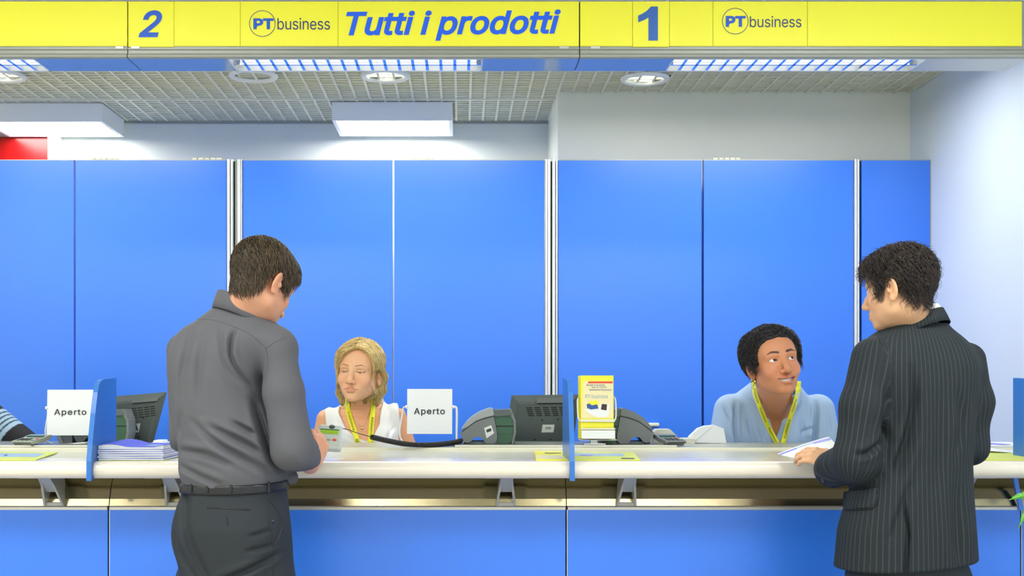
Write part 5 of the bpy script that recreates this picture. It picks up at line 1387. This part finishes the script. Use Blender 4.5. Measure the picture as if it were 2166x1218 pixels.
    o = ring_collar('jacket_collar', W(1937, 684, 3.34), .070, .074, .030, -.030, .036, .012, 'pinstripe', per, gap=(math.radians(125), .7)); arc_of(o)
    # trousers
    def trous(P):
        d = s_loft(P, [(.60, W(1920, 0, D).x, D, .14, .10), (.80, W(1920, 0, D).x, D, .165, .12), (.98, W(1922, 0, D).x, D, .155, .115), (1.02, W(1922, 0, D).x, D, .15, .11)], 2.2, rot)
        for x_, y_ in ((1862, 3.30), (1985, 3.37)):
            t_ = W(x_, 1235, y_); d = smin(d, s_chain(P, [t_, (t_.x, y_+.01, .50), (t_.x, y_, .085)], [.092, .074, .064], .04), .03)
        return smax(smax(d, .055-P[:, 2], .004), P[:, 2]-1.0, .004)
    V, Q = surfnet(trous, (W(1760, 0, D).x, 3.08, .03), (W(2080, 0, D).x, 3.62, 1.03), .008); np_obj('trousers', V, Q, 'trouser_dark', per)
    shoe(per, W(1862, 0, 3.3).x-.01, 3.27, 20); shoe(per, W(1985, 0, 3.37).x, 3.35, 8)
    # paper in his hand
    t = thing('paper_form', 'white paper with a blue stripe held in the hand of the man in pinstripes', 'paper', tuple(W(1712, 955, 3.58)))
    Cn = [W(1645, 960, 3.62), W(1753, 924, 3.62), W(1790, 962, 3.50), W(1700, 973, 3.50)]
    def g(u, v, o): p = (Cn[0]*(1-u)+Cn[1]*u)*(1-v)+(Cn[3]*(1-u)+Cn[2]*u)*v; return p+Vector((0, 0, .004*math.sin(u*3)+o))
    def sheet(nm, u0, v0, u1, v1, o0, o1, m):
        V = []; Fc = []; n = 10
        for o in (o0, o1):
            for k in range(n+1):
                for j in (0, 1): V.append(g(u0+(u1-u0)*k/n, v0+(v1-v0)*j, o))
        n1 = 2*(n+1)
        for k in range(n):
            a = 2*k; Fc += [(n1+a, n1+a+2, n1+a+3, n1+a+1), (a+1, a+3, a+2, a), (a, a+2, n1+a+2, n1+a), (a+3, a+1, n1+a+1, n1+a+3)]
        Fc += [(1, 0, n1, n1+1), (2*n, 2*n+1, n1+2*n+1, n1+2*n)]
        link(nm, me_from(nm, V, Fc), m, t)
    sheet('sheet', 0, 0, 1, 1, -.0008, 0, 'paper_white')
    sheet('print_stripe', .0, .06, .32, .14, .0001, .0006, 'paper_blue'); sheet('print_stripe', .32, .06, .64, .12, .0001, .0006, 'paper_sky'); sheet('print_stripe', .64, .06, .99, .17, .0001, .0006, 'paper_blue')
    sheet('print_line', .25, .72, .55, .75, .0001, .0006, 'ink')
man_stripe()

# ------------------------------------------------------------------ seated clerks
def office_chair(x, y, lab):
    t = thing('office_chair', lab, 'chair', (x, y, 0), 'office chairs of the clerks')
    box('seat', (x-.23, y-.18, .44), (x+.23, y+.26, .50), 'chair_cloth', t, bevel=.02)
    box('backrest', (x-.2, y+.255, .56), (x+.2, y+.30, .98), 'chair_cloth', t, bevel=.015)
    box('back_bar', (x-.03, y+.26, .44), (x+.03, y+.285, .6), 'plastic_dark', t)
    lathe('column', [(.0005, .06), (.025, .06), (.025, .44), (.0005, .44)], (x, y+.03, 0), 'plastic_dark', t, 16)
    for k in range(5):
        a = 2*math.pi*k/5+.3
        tube('leg', [(x, y+.03, .09), (x+.26*math.cos(a), y+.03+.26*math.sin(a), .055)], [.022, .014], 'plastic_dark', t, 8)
        lathe('castor', [(.0005, -.012), (.025, -.012), (.025, .012), (.0005, .012)], (x+.26*math.cos(a), y+.03+.26*math.sin(a), .026), 'black_rubber', t, 14, 'x')
def lap(P, x, y):
    d = None
    for s in (-1, 1):
        e = s_chain(P, [(x+s*.09, y, .592), (x+s*.10, y-.36, .57), (x+s*.10, y-.30, .10)], [.085, .065, .048], .04); d = e if d is None else smin(d, e, .03)
    return d
def seated_trousers(per, x, y, m='trouser_dark'):
    def f(P): return smax(smin(lap(P, x, y), s_ell(P, (x, y, .62), (.17, .13, .115)), .05), .06-P[:, 2], .004)
    V, Q = surfnet(f, (x-.28, y-.52, .03), (x+.28, y+.2, .8), .012); np_obj('trousers', V, Q, m, per)
    for s in (-1, 1): shoe(per, x+s*.10, y-.30, 180)

def clerk_woman():
    D = 4.80
    x0 = W(758, 0, D).x
    per = thing('person', 'blonde woman clerk in a white sleeveless top with a yellow lanyard, eyes lowered', 'person', (x0, D, 0), 'clerks seated behind the counter')
    rg = [(.55, x0, D+.02, .16, .12), (.80, x0, D+.01, .155, .115), ring(960, 690, 848, .118, 4.75, dc=D), ring(925, 690, 846, .118, 4.75, dc=D), ring(900, 692, 842, .112, 4.75, dc=D), ring(880, 700, 834, .098, 4.75, dc=D), ring(866, 714, 822, .082, 4.75, dc=D+.01), ring(856, 728, 806, .066, 4.75, dc=D+.015), ring(845, 736, 798, .052, 4.75, dc=D+.015)]
    ls, le, lw = W(692, 888, 4.78), W(672, 985, 4.76), W(706, 1085, 4.60); rs, re, rw = W(836, 880, 4.78), W(872, 985, 4.76), W(826, 1088, 4.62)
    pr = dict(skin=srgb(238, 184, 142), lip=srgb(206, 132, 108), hair=srgb(120, 84, 52), jaw=1.04, lid_up=-.0026, lid_low=.0046, brow=.0035, brow_t=.0018, brow_w=.9, lash=.95, nose=1.08, lip_w=.7)
    h = Head(W(760, 788, 4.70), -13, -3, 3, (1.05, 1.03, 1.02), pr)
    nt = h.wor([(0, .03, -.05)])[0]; nb = W(766, 872, 4.80)
    def skin(P):
        d = s_loft(P, rg, 2.1); d = smin(d, s_chain(P, [nb, Vector(nt)], [.058, .052], .03), .03)
        d = smin(d, s_chain(P, [ls, le, lw], [.044, .042, .028], .03), .03); d = smin(d, s_chain(P, [rs, re, rw], [.044, .042, .028], .03), .03)
        d = smin(d, s_ell(P, W(740, 935, 4.70), (.062, .05, .06)), .03); d = smin(d, s_ell(P, W(800, 935, 4.70), (.062, .05, .06)), .03)
        d = d+.003*np.exp(-(s_line(P[:, 0], P[:, 2], pxz([(722, 884), (750, 878), (766, 882), (784, 876), (812, 872)], 4.7))/.006)**2)*(P[:, 1] < D-.03)
        return smin(d, h.sdf(P), .02)
    hands = []
    for (a, b, s) in ((lw, W(735, 1100, 4.50), 1), (rw, W(795, 1100, 4.52), -1)):
        fr = frame(tuple(b-a), (0, -.2, 1))
        if s < 0: fr = Matrix((fr.col[0], -fr.col[1], fr.col[2])).transposed()
        hands.append((a, fr))
    def handf(P): return np.minimum(*[hand_sdf(P, a, fr, (20, 30, 20), k=.88) for a, fr in hands])
    parts = [surfnet(skin, (W(690, 0, 4.7).x, 4.52, W(0, 866, 4.7).z), (W(830, 0, 4.7).x, 4.86, W(0, 715, 4.7).z), .0017), surfnet(lambda P: smax(skin(P), P[:, 2]-W(0, 865.5, 4.7).z, .001), (W(640, 0, 4.8).x, 4.50, .76), (W(905, 0, 4.8).x, 4.98, W(0, 862, 4.7).z), .0045),
             surfnet(handf, (W(640, 0, 4.6).x, 4.36, .70), (W(900, 0, 4.6).x, 4.72, 0.93), .004)]
    V, Q = join_np(parts); lq = h.loc(V); C = head_color(lq, pr); far = lq[:, 2] < -.125; C[far] = np.array(srgb(228, 168, 124))
    # eye shadow is a colour of the lids
    e = np.clip(1-np.hypot((np.abs(lq[:, 0])-.0315)/.016, (lq[:, 2]-.006)/.008), 0, 1)*(lq[:, 1] < -.06); C = C*(1-.45*e[:, None])+np.array(srgb(130, 105, 75))*.45*e[:, None]
    np_obj('body', V, Q, 'skin', per, C); eyes(h, per, (-.15, -.28), (.08, .07, .05))
    # top
    reg = pxz([(685, 866), (690, 899), (684, 960), (680, 1300), (860, 1300), (852, 960), (842, 925), (847, 903), (843, 872), (837, 843), (812, 832), (811, 838), (805, 867), (804, 896), (793, 920), (778, 931), (760, 925), (735, 907), (716, 874), (713, 848), (700, 856)], 4.72)
    regb = pxz([(685, 866), (690, 899), (684, 960), (680, 1300), (860, 1300), (852, 960), (842, 925), (847, 903), (843, 872), (837, 843), (800, 838), (730, 846)], 4.72)
    def top(P):
        d = smin(skin(P)-.009, s_loft(P, rg, 2.1)-.010, .02)+folds(P, [([(712, 880), (722, 930)], 0.0017, .006), ([(825, 870), (826, 930)], 0.0017, .006), ([(700, 900), (715, 935)], 0.0017, .006), ([(836, 900), (815, 935)], 0.0017, .006), ([(735, 918), (760, 936)], 0.0017, .006)], 4.72, D)
        m_ = np.where(P[:, 1] < D+.0, s_poly(P[:, 0], P[:, 2], reg), s_poly(P[:, 0], P[:, 2], regb))
        return smax(smax(d, m_, .003), .55-P[:, 2], .002)
    V, Q = surfnet(top, (W(670, 0, 4.8).x, 4.55, .50), (W(862, 0, 4.8).x, 5.0, W(0, 832, 4.72).z), .004); np_obj('sleeveless_top', V, Q, 'top_white', per)
    # hair: blonde bob, side parting
    def vol(q):
        d = head_base(q, pr)-.011-.008*np.clip(q[:, 2]/.08, 0, 1)
        d = smin(d, s_chain(q, [(-.060, -.034, .060), (-.074, -.010, .024), (-.074, .012, -.030), (-.078, .026, -.080), (-.068, .024, -.116)], [.019, .013, .010, .013, .010], .02), .015)
        d = smin(d, s_chain(q, [(.056, -.030, .066), (.076, -.008, .030), (.082, .036, -.010), (.078, .050, -.060), (.066, .040, -.112)], [.020, .015, .015, .014, .010], .02), .015)
        d = smin(d, s_ell(q, (0, .060, -.03), (.070, .042, .075)), .03)
        return d+.004*np.exp(-((q[:, 0]-.020)/.006)**2)*(q[:, 2] > .06)
    def face_cut(q):
        c = s_ell(q, (.006, -.100, -.018), (.076, .086, .110), ROT(0, 12, 0))
        c = np.minimum(c, s_ell(q, (0, -.06, -.13), (.064, .08, .07))); c = np.minimum(c, s_ell(q, (0, -.060, -.095), (.105, .072, .065)))
        return np.minimum(c, s_ell(q, (.084, -.026, -.036), (.026, .050, .050)))
    def cap(q):
        d = smax(vol(q)+.001*np.sin(q[:, 0]*400+q[:, 2]*60), -face_cut(q), .006); return smax(d, -.13-q[:, 2], .01)
    Vh, o = hair_obj('hair', h, cap, (-.13, -.14, -.15), (.13, .14, .16), .0032, srgb(196, 166, 100), per, .2)
    def flow(p, t):
        side = np.where(p[:, 0] > .016, 1.0, -1.0); up = np.clip((p[:, 2]-.02)/.07, 0, 1)
        v = np.stack([side*(.25+1.3*up)-p[:, 0]*5*(p[:, 2] < -.08), .25*np.ones(len(p))-.5*up*(p[:, 1] < -.03), -.35-1.0*(1-up)], 1); return v
    def fv(q): return smax(vol(q), -face_cut(q), .006)
    strands('hair_strands', h, fv, lambda q: (q[:, 2] > -.125), Vh, 5200, flow, 9, .0070, .0010, np.array(srgb(202, 172, 106)), per, seed=8, curl=.12, freq=18, lift=.0006, rise=.001, var=.38, light=srgb(230, 208, 146))
    # earrings, necklace, lanyard
    for sx in (-1, 1):
        c = h.wor([(sx*.081, .004, -.064)])[0]; rr = .020
        tube('earring', [Vector(c)+Vector((.35*rr*math.sin(a), -.6*rr*math.sin(a), rr*math.cos(a))) for a in np.linspace(0, 6.28, 25)[:-1]], .0014, 'gold', per, 6, True)
    def chest(P): return smin(smin(s_loft(P, rg, 2.1), s_chain(P, [nb, nb.lerp(Vector(nt), .6)], [.058, .054], .03), .03), np.minimum(s_ell(P, W(740, 935, 4.70), (.062, .05, .06)), s_ell(P, W(800, 935, 4.70), (.062, .05, .06))), .03)
    f2 = lambda P: np.minimum(chest(P), top(P))
    for pth, tx, fl in (([(733, 838), (736, 868), (744, 895), (754, 925), (758, 945)], ((.28, .62), (.78, 1.0)), False), ([(792, 838), (789, 868), (786, 895), (784, 925), (783, 945)], ((.02, .16), (.38, .72)), True)):
        o, S = ribbon('lanyard', f2, pth, 11, 4.45, 'lanyard', per, .004)
        for a, b in tx: ribbon_text('Posteitaliane', f2, S, a, b, 9, 4.45, o, .0062, flip=fl)
    drape_tube('necklace', skin, [(738, 860), (748, 885), (764, 902), (776, 888), (784, 862)], 4.45, .0008, 'gold', per, .001)
    bp = march(skin, [766], [906], 4.45, .002)[0]; lathe('pendant', [(.0005, -.003), (.0055, -.001), (.0055, .001), (.0005, .003)], bp, 'gold', per, 14, 'y')
    seated_trousers(per, x0, D+.05); office_chair(x0, D+.1, 'office chair under the blonde clerk')
clerk_woman()

def clerk_man():
    D = 4.62
    x0 = W(1637, 0, D).x
    per = thing('person', 'dark haired man clerk in a pale blue shirt leaning forward and smiling upwards', 'person', (x0, D+.1, 0), 'clerks seated behind the counter')
    d1 = 4.55
    rg = [(.55, x0, D+.14, .19, .13), (.85, x0, D+.10, .19, .13), ring(960, 1540, 1735, .13, d1, dc=D+.03), ring(930, 1540, 1736, .128, d1, dc=D+.02), ring(890, 1542, 1734, .12, d1, dc=D+.01), ring(855, 1548, 1728, .105, d1, dc=D), ring(835, 1562, 1716, .09, d1, dc=D-.01), ring(818, 1584, 1700, .075, d1, dc=D-.02), ring(804, 1600, 1690, .062, d1, dc=D-.03), ring(795, 1604, 1686, .055, d1, dc=D-.035)]
    ls, le, lw = W(1545, 868, 4.60), W(1525, 985, 4.585), W(1580, 1085, 4.56); rs, re, rw = W(1730, 868, 4.60), W(1752, 985, 4.585), W(1700, 1088, 4.56)
    pr = dict(skin=srgb(208, 142, 104), lip=srgb(182, 104, 90), hair=srgb(22, 20, 22), jaw=1.10, lid_up=.0058, lid_low=.0048, brow=.0065, brow_t=.0042, brow_w=.92, brow_in=.001, lash=.6, nose=1.12, smile=1.3, mouth_open=.0058, stubble=.25, lip_w=.55)
    h = Head(W(1636, 768, 4.28), 6, -8, -8, 1.06, pr)
    nt = h.wor([(0, .03, -.05)])[0]; nb = W(1640, 858, 4.56)
    def torso(P): return s_loft(P, rg, 2.3)
    def skin(P):
        d = smin(torso(P)+.012, s_chain(P, [nb, Vector(nt)], [.066, .060], .03), .03)
        return smin(d, h.sdf(P), .02)
    def arms(P): return smin(s_chain(P, [ls, le, lw], [.045, .045, .032], .03), s_chain(P, [rs, re, rw], [.045, .045, .032], .03), .01)
    hands = []
    for (a, b, s) in ((lw, W(1610, 1098, 4.46), 1), (rw, W(1672, 1098, 4.46), -1)):
        fr = frame(tuple(b-a), (0, -.2, 1))
        if s < 0: fr = Matrix((fr.col[0], -fr.col[1], fr.col[2])).transposed()
        hands.append((a, fr))
    def handf(P): return np.minimum(*[hand_sdf(P, a, fr, (20, 30, 20), k=.95) for a, fr in hands])
    parts = [surfnet(handf, (W(1540, 0, 4.4).x, 4.30, .70), (W(1760, 0, 4.4).x, 4.66, .90), .005), surfnet(skin, (W(1560, 0, 4.3).x, 4.08, W(0, 860, 4.3).z), (W(1720, 0, 4.3).x, 4.52, W(0, 682, 4.3).z), .0018),
             surfnet(lambda P: smin(skin(P), arms(P), .02), (W(1500, 0, d1).x, 4.36, .76), (W(1780, 0, d1).x, 4.85, W(0, 848, 4.4).z), .007)]
    V, Q = join_np(parts); lq = h.loc(V); C = head_color(lq, pr); fw = np.clip((-.10-lq[:, 2])/.05, 0, 1)[:, None]; C = C*(1-fw)+np.array(srgb(198, 128, 90))*fw
    np_obj('body', V, Q, 'skin', per, C); eyes(h, per, (.28, .22), (.05, .035, .025))
    # teeth
    Vt = []; n = 10
    for z in (-.0615, -.0775):
        for k in range(n+1):
            a = (k/n-.5)*2; Vt.append((a*.029, -.0890+.016*a*a, z+.006*a*a))
    Vt = np.array(Vt); Vt = np.concatenate([Vt, Vt+np.array([0, .004, 0])]); m1 = 2*(n+1); Qt = []
    for k in range(n): Qt += [(k, k+n+1, k+n+2, k+1), (m1+k+1, m1+k+n+2, m1+k+n+1, m1+k), (k, k+1, m1+k+1, m1+k), (k+n+2, k+n+1, m1+k+n+1, m1+k+n+2)]
    link('teeth', me_from('teeth', h.wor(Vt), Qt), 'teeth', per, True)
    # shirt with open collar
    vcut = pxz([(1606, 800), (1612, 838), (1628, 880), (1643, 928), (1652, 905), (1662, 868), (1674, 838), (1680, 800)], 4.50)
    FO = [([(1555, 850), (1552, 900), (1558, 940)], .006, .007), ([(1530, 855), (1545, 890)], .004, .007), ([(1726, 850), (1724, 900), (1722, 940)], .006, .007), ([(1580, 880), (1590, 935)], .004, .010), ([(1690, 880), (1700, 935)], .004, .010), ([(1690, 915), (1720, 905)], .003, .008), ([(1600, 905), (1618, 938)], .003, .008), ([(1748, 870), (1755, 920)], .004, .008)]
    def shirt(P):
        d = torso(P); la = s_chain(P, [ls, le, lw], [.064, .062, .052], .03); ra = s_chain(P, [rs, re, rw], [.064, .062, .052], .03)
        d = smin(smin(d, la, .02), ra, .02)+folds(P, FO, d1, D)
        d = smax(d, -smax(s_poly(P[:, 0], P[:, 2], vcut), P[:, 1]-D+.0, .003), .003)
        return smax(d, .55-P[:, 2], .002)
    V, Q = surfnet(shirt, (W(1470, 0, 4.6).x, 4.26, .50), (W(1800, 0, 4.6).x, 4.92, W(0, 792, d1).z), .0048); np_obj('shirt', V, Q, 'shirt_blue', per)
    def sk2(P): return np.minimum(smin(torso(P), s_chain(P, [nb+Vector((0, 0, -.04)), nb.lerp(Vector(nt), .55)], [.078, .068], .02), .02), shirt(P))
    ring_collar('collar', W(1641, 822, 4.525), .076, .072, 0, .034, .040, .010, 'shirt_blue', per, gap=(math.radians(-90), .50))
    drape_tube('necklace', skin, [(1640, 893), (1643, 903), (1642, 915)], 4.2, .0012, 'gold', per, .001)
    f2 = lambda P: np.minimum(skin(P), shirt(P))
    for pth, tx, fl in (([(1593, 792), (1597, 830), (1608, 862), (1624, 900), (1645, 938)], ((.2, .42), (.5, .7), (.78, .98)), False), ([(1690, 806), (1686, 838), (1676, 870), (1665, 905), (1656, 940)], ((.3, .5), (.62, .88)), True)):
        o, S = ribbon('lanyard', sk2, pth, 10, 4.2, 'lanyard', per, .0105)
        for a, b in tx: ribbon_text('Posteitaliane', sk2, S, a, b, 8, 4.2, o, .0128, flip=fl)
    # curly hair
    def zb(y): return np.interp(y, [-.10, -.07, -.05, -.035, -.012, .008, .034, .05, .08], [.080, .070, .046, -.006, .006, .030, .020, -.055, -.075])
    def vol(q): return head_base(q, pr)-.011-.006*np.clip(q[:, 2]/.08, 0, 1)-.011*np.clip((np.abs(q[:, 0])-.05)/.03, 0, 1)*np.clip((q[:, 1]+.05)/.04, 0, 1)
    def bump(q): return .004*np.sin(q[:, 0]*140+np.sin(q[:, 2]*110)*1.5)*np.sin(q[:, 1]*150+1+np.sin(q[:, 0]*90))*np.sin(q[:, 2]*150)
    def cap(q): return smax(vol(q)+.004-bump(q)+.012*np.clip((-q[:, 1]-.03)/.03, 0, 1)*np.clip(1-(q[:, 2]-zb(q[:, 1]))/.022, 0, 1), zb(q[:, 1])-q[:, 2], .008)
    Vh, o = hair_obj('hair', h, cap, (-.13, -.14, -.12), (.13, .16, .16), .0035, np.array(pr['hair'])*.7, per)
    def flow(p, t):
        wf = np.clip((-p[:, 1]-.025)/.04, 0, 1)[:, None]; return ((p-np.array([0, .03, .13]))*6+np.array([0, .35, -.45]))*(1-wf)+np.stack([p[:, 0]*5, .8+0*p[:, 0], .2+0*p[:, 0]], 1)*wf*.75
    strands('hair_strands', h, vol, lambda q: q[:, 2] > zb(q[:, 1])+.002, Vh, 3200, flow, 14, .0036, .0010, np.array(srgb(26, 24, 26)), per, seed=15, curl=1.1, freq=34, lift=.0, rise=.004, light=srgb(46, 44, 46))
    seated_trousers(per, x0, D+.2); office_chair(x0, D+.26, 'office chair under the smiling clerk')
clerk_man()

def clerk_left():
    D = 4.68; x0 = W(-120, 0, D).x
    per = thing('person', 'clerk in a dark top with pale sleeve stripes at the left edge', 'person', (x0, D, 0), 'clerks seated behind the counter')
    rg = [(.55, x0, D+.05, .18, .13), (.9, x0, D+.02, .18, .13), (1.10, x0, D, .19, .125), (1.22, x0, D, .185, .115), (1.32, x0, D, .15, .09), (1.36, x0, D, .09, .065), (1.39, x0, D, .06, .055)]
    sh, el, wr = W(-28, 885, 4.68), W(82, 970, 4.63), W(160, 962, 4.59); lsh = W(-210, 885, 4.70); lel = W(-240, 990, 4.6); lwr = W(-150, 1000, 4.60)
    pr = dict(skin=srgb(206, 140, 100), lip=srgb(180, 100, 90), hair=srgb(40, 30, 26))
    h = Head((x0+.02, D-.04, 1.50), 15, 14, 0, 1.0, pr); nt = h.wor([(0, .03, -.05)])[0]
    def skin(P): return smin(smin(h.sdf(P), s_chain(P, [(x0, D, 1.30), Vector(nt)], [.062, .055], .03), .02), smin(s_loft(P, rg, 2.2)+.012, s_chain(P, [lsh, lel, lwr], [.04, .04, .028], .03), .02), .02)
    fr = frame((.98, -.1, -.1), (0, -.2, 1))
    def arm(P): return smin(s_chain(P, [sh, el, wr], [.045, .042, .028], .03), hand_sdf(P, wr, fr, (15, 25, 20), k=.95), .02)
    def both(P): return smin(skin(P), arm(P), .02)
    V, Q = surfnet(both, (x0-.35, 4.25, .85), (x0+.75, 4.95, 1.66), .005); lq = h.loc(V); C = head_color(lq, pr); C[lq[:, 2] < -.14] = np.array(pr['skin']); np_obj('body', V, Q, 'skin', per, C); eyes(h, per)
    mid = W(68, 966, 4.535)
    def top(P):
        d = smin(s_loft(P, rg, 2.2), s_chain(P, [sh, el], [.072, .066], .03), .03); d = smin(d, s_chain(P, [lsh, lel], [.066, .06], .03), .03)
        d = smax(d, (P-A(*W(94, 980, 4.62)))@A(*(el-sh).normalized()), .003); return smax(d, .55-P[:, 2], .002)
    V, Q = surfnet(top, (x0-.35, 4.35, .5), (x0+.55, 4.95, 1.42), .0038)
    ax = np.array(el-sh); L = np.linalg.norm(ax); ax /= L; s = (V-np.array(sh))@ax; sl = np.array(srgb(150, 178, 200)); dk_ = np.array(srgb(14, 14, 22)); C = np.tile(dk_, (len(V), 1))
    onarm = V[:, 0] > sh.x-.02
    band = (s > .035) & (s < .135) & onarm
    C[band] = sl
    for k in range(4): C[band & (np.abs(s-(.055+k*.019)) < .0034)] = np.array(srgb(40, 60, 80))
    me_o = np_obj('striped_top', V, Q, 'striped', per, C)
    def zb(y): return np.interp(y, [-.095, -.07, -.045, -.032, -.008, .012, .034, .046, .06, .10], [.075, .066, .020, -.020, -.010, .026, .020, -.020, -.045, -.058])
    def cap(q): return smax(head_base(q, pr)-.014-.002*np.sin(q[:, 0]*200)*np.sin(q[:, 1]*180), zb(q[:, 1])-q[:, 2], .010)
    hair_obj('hair', h, cap, (-.11, -.13, -.09), (.11, .14, .15), .005, np.array(pr['hair']), per)
    seated_trousers(per, x0, D+.08); office_chair(x0, D+.13, 'office chair under the clerk in the striped top')
mat('striped', (1, 1, 1), 0.8, attr='Col')
clerk_left()
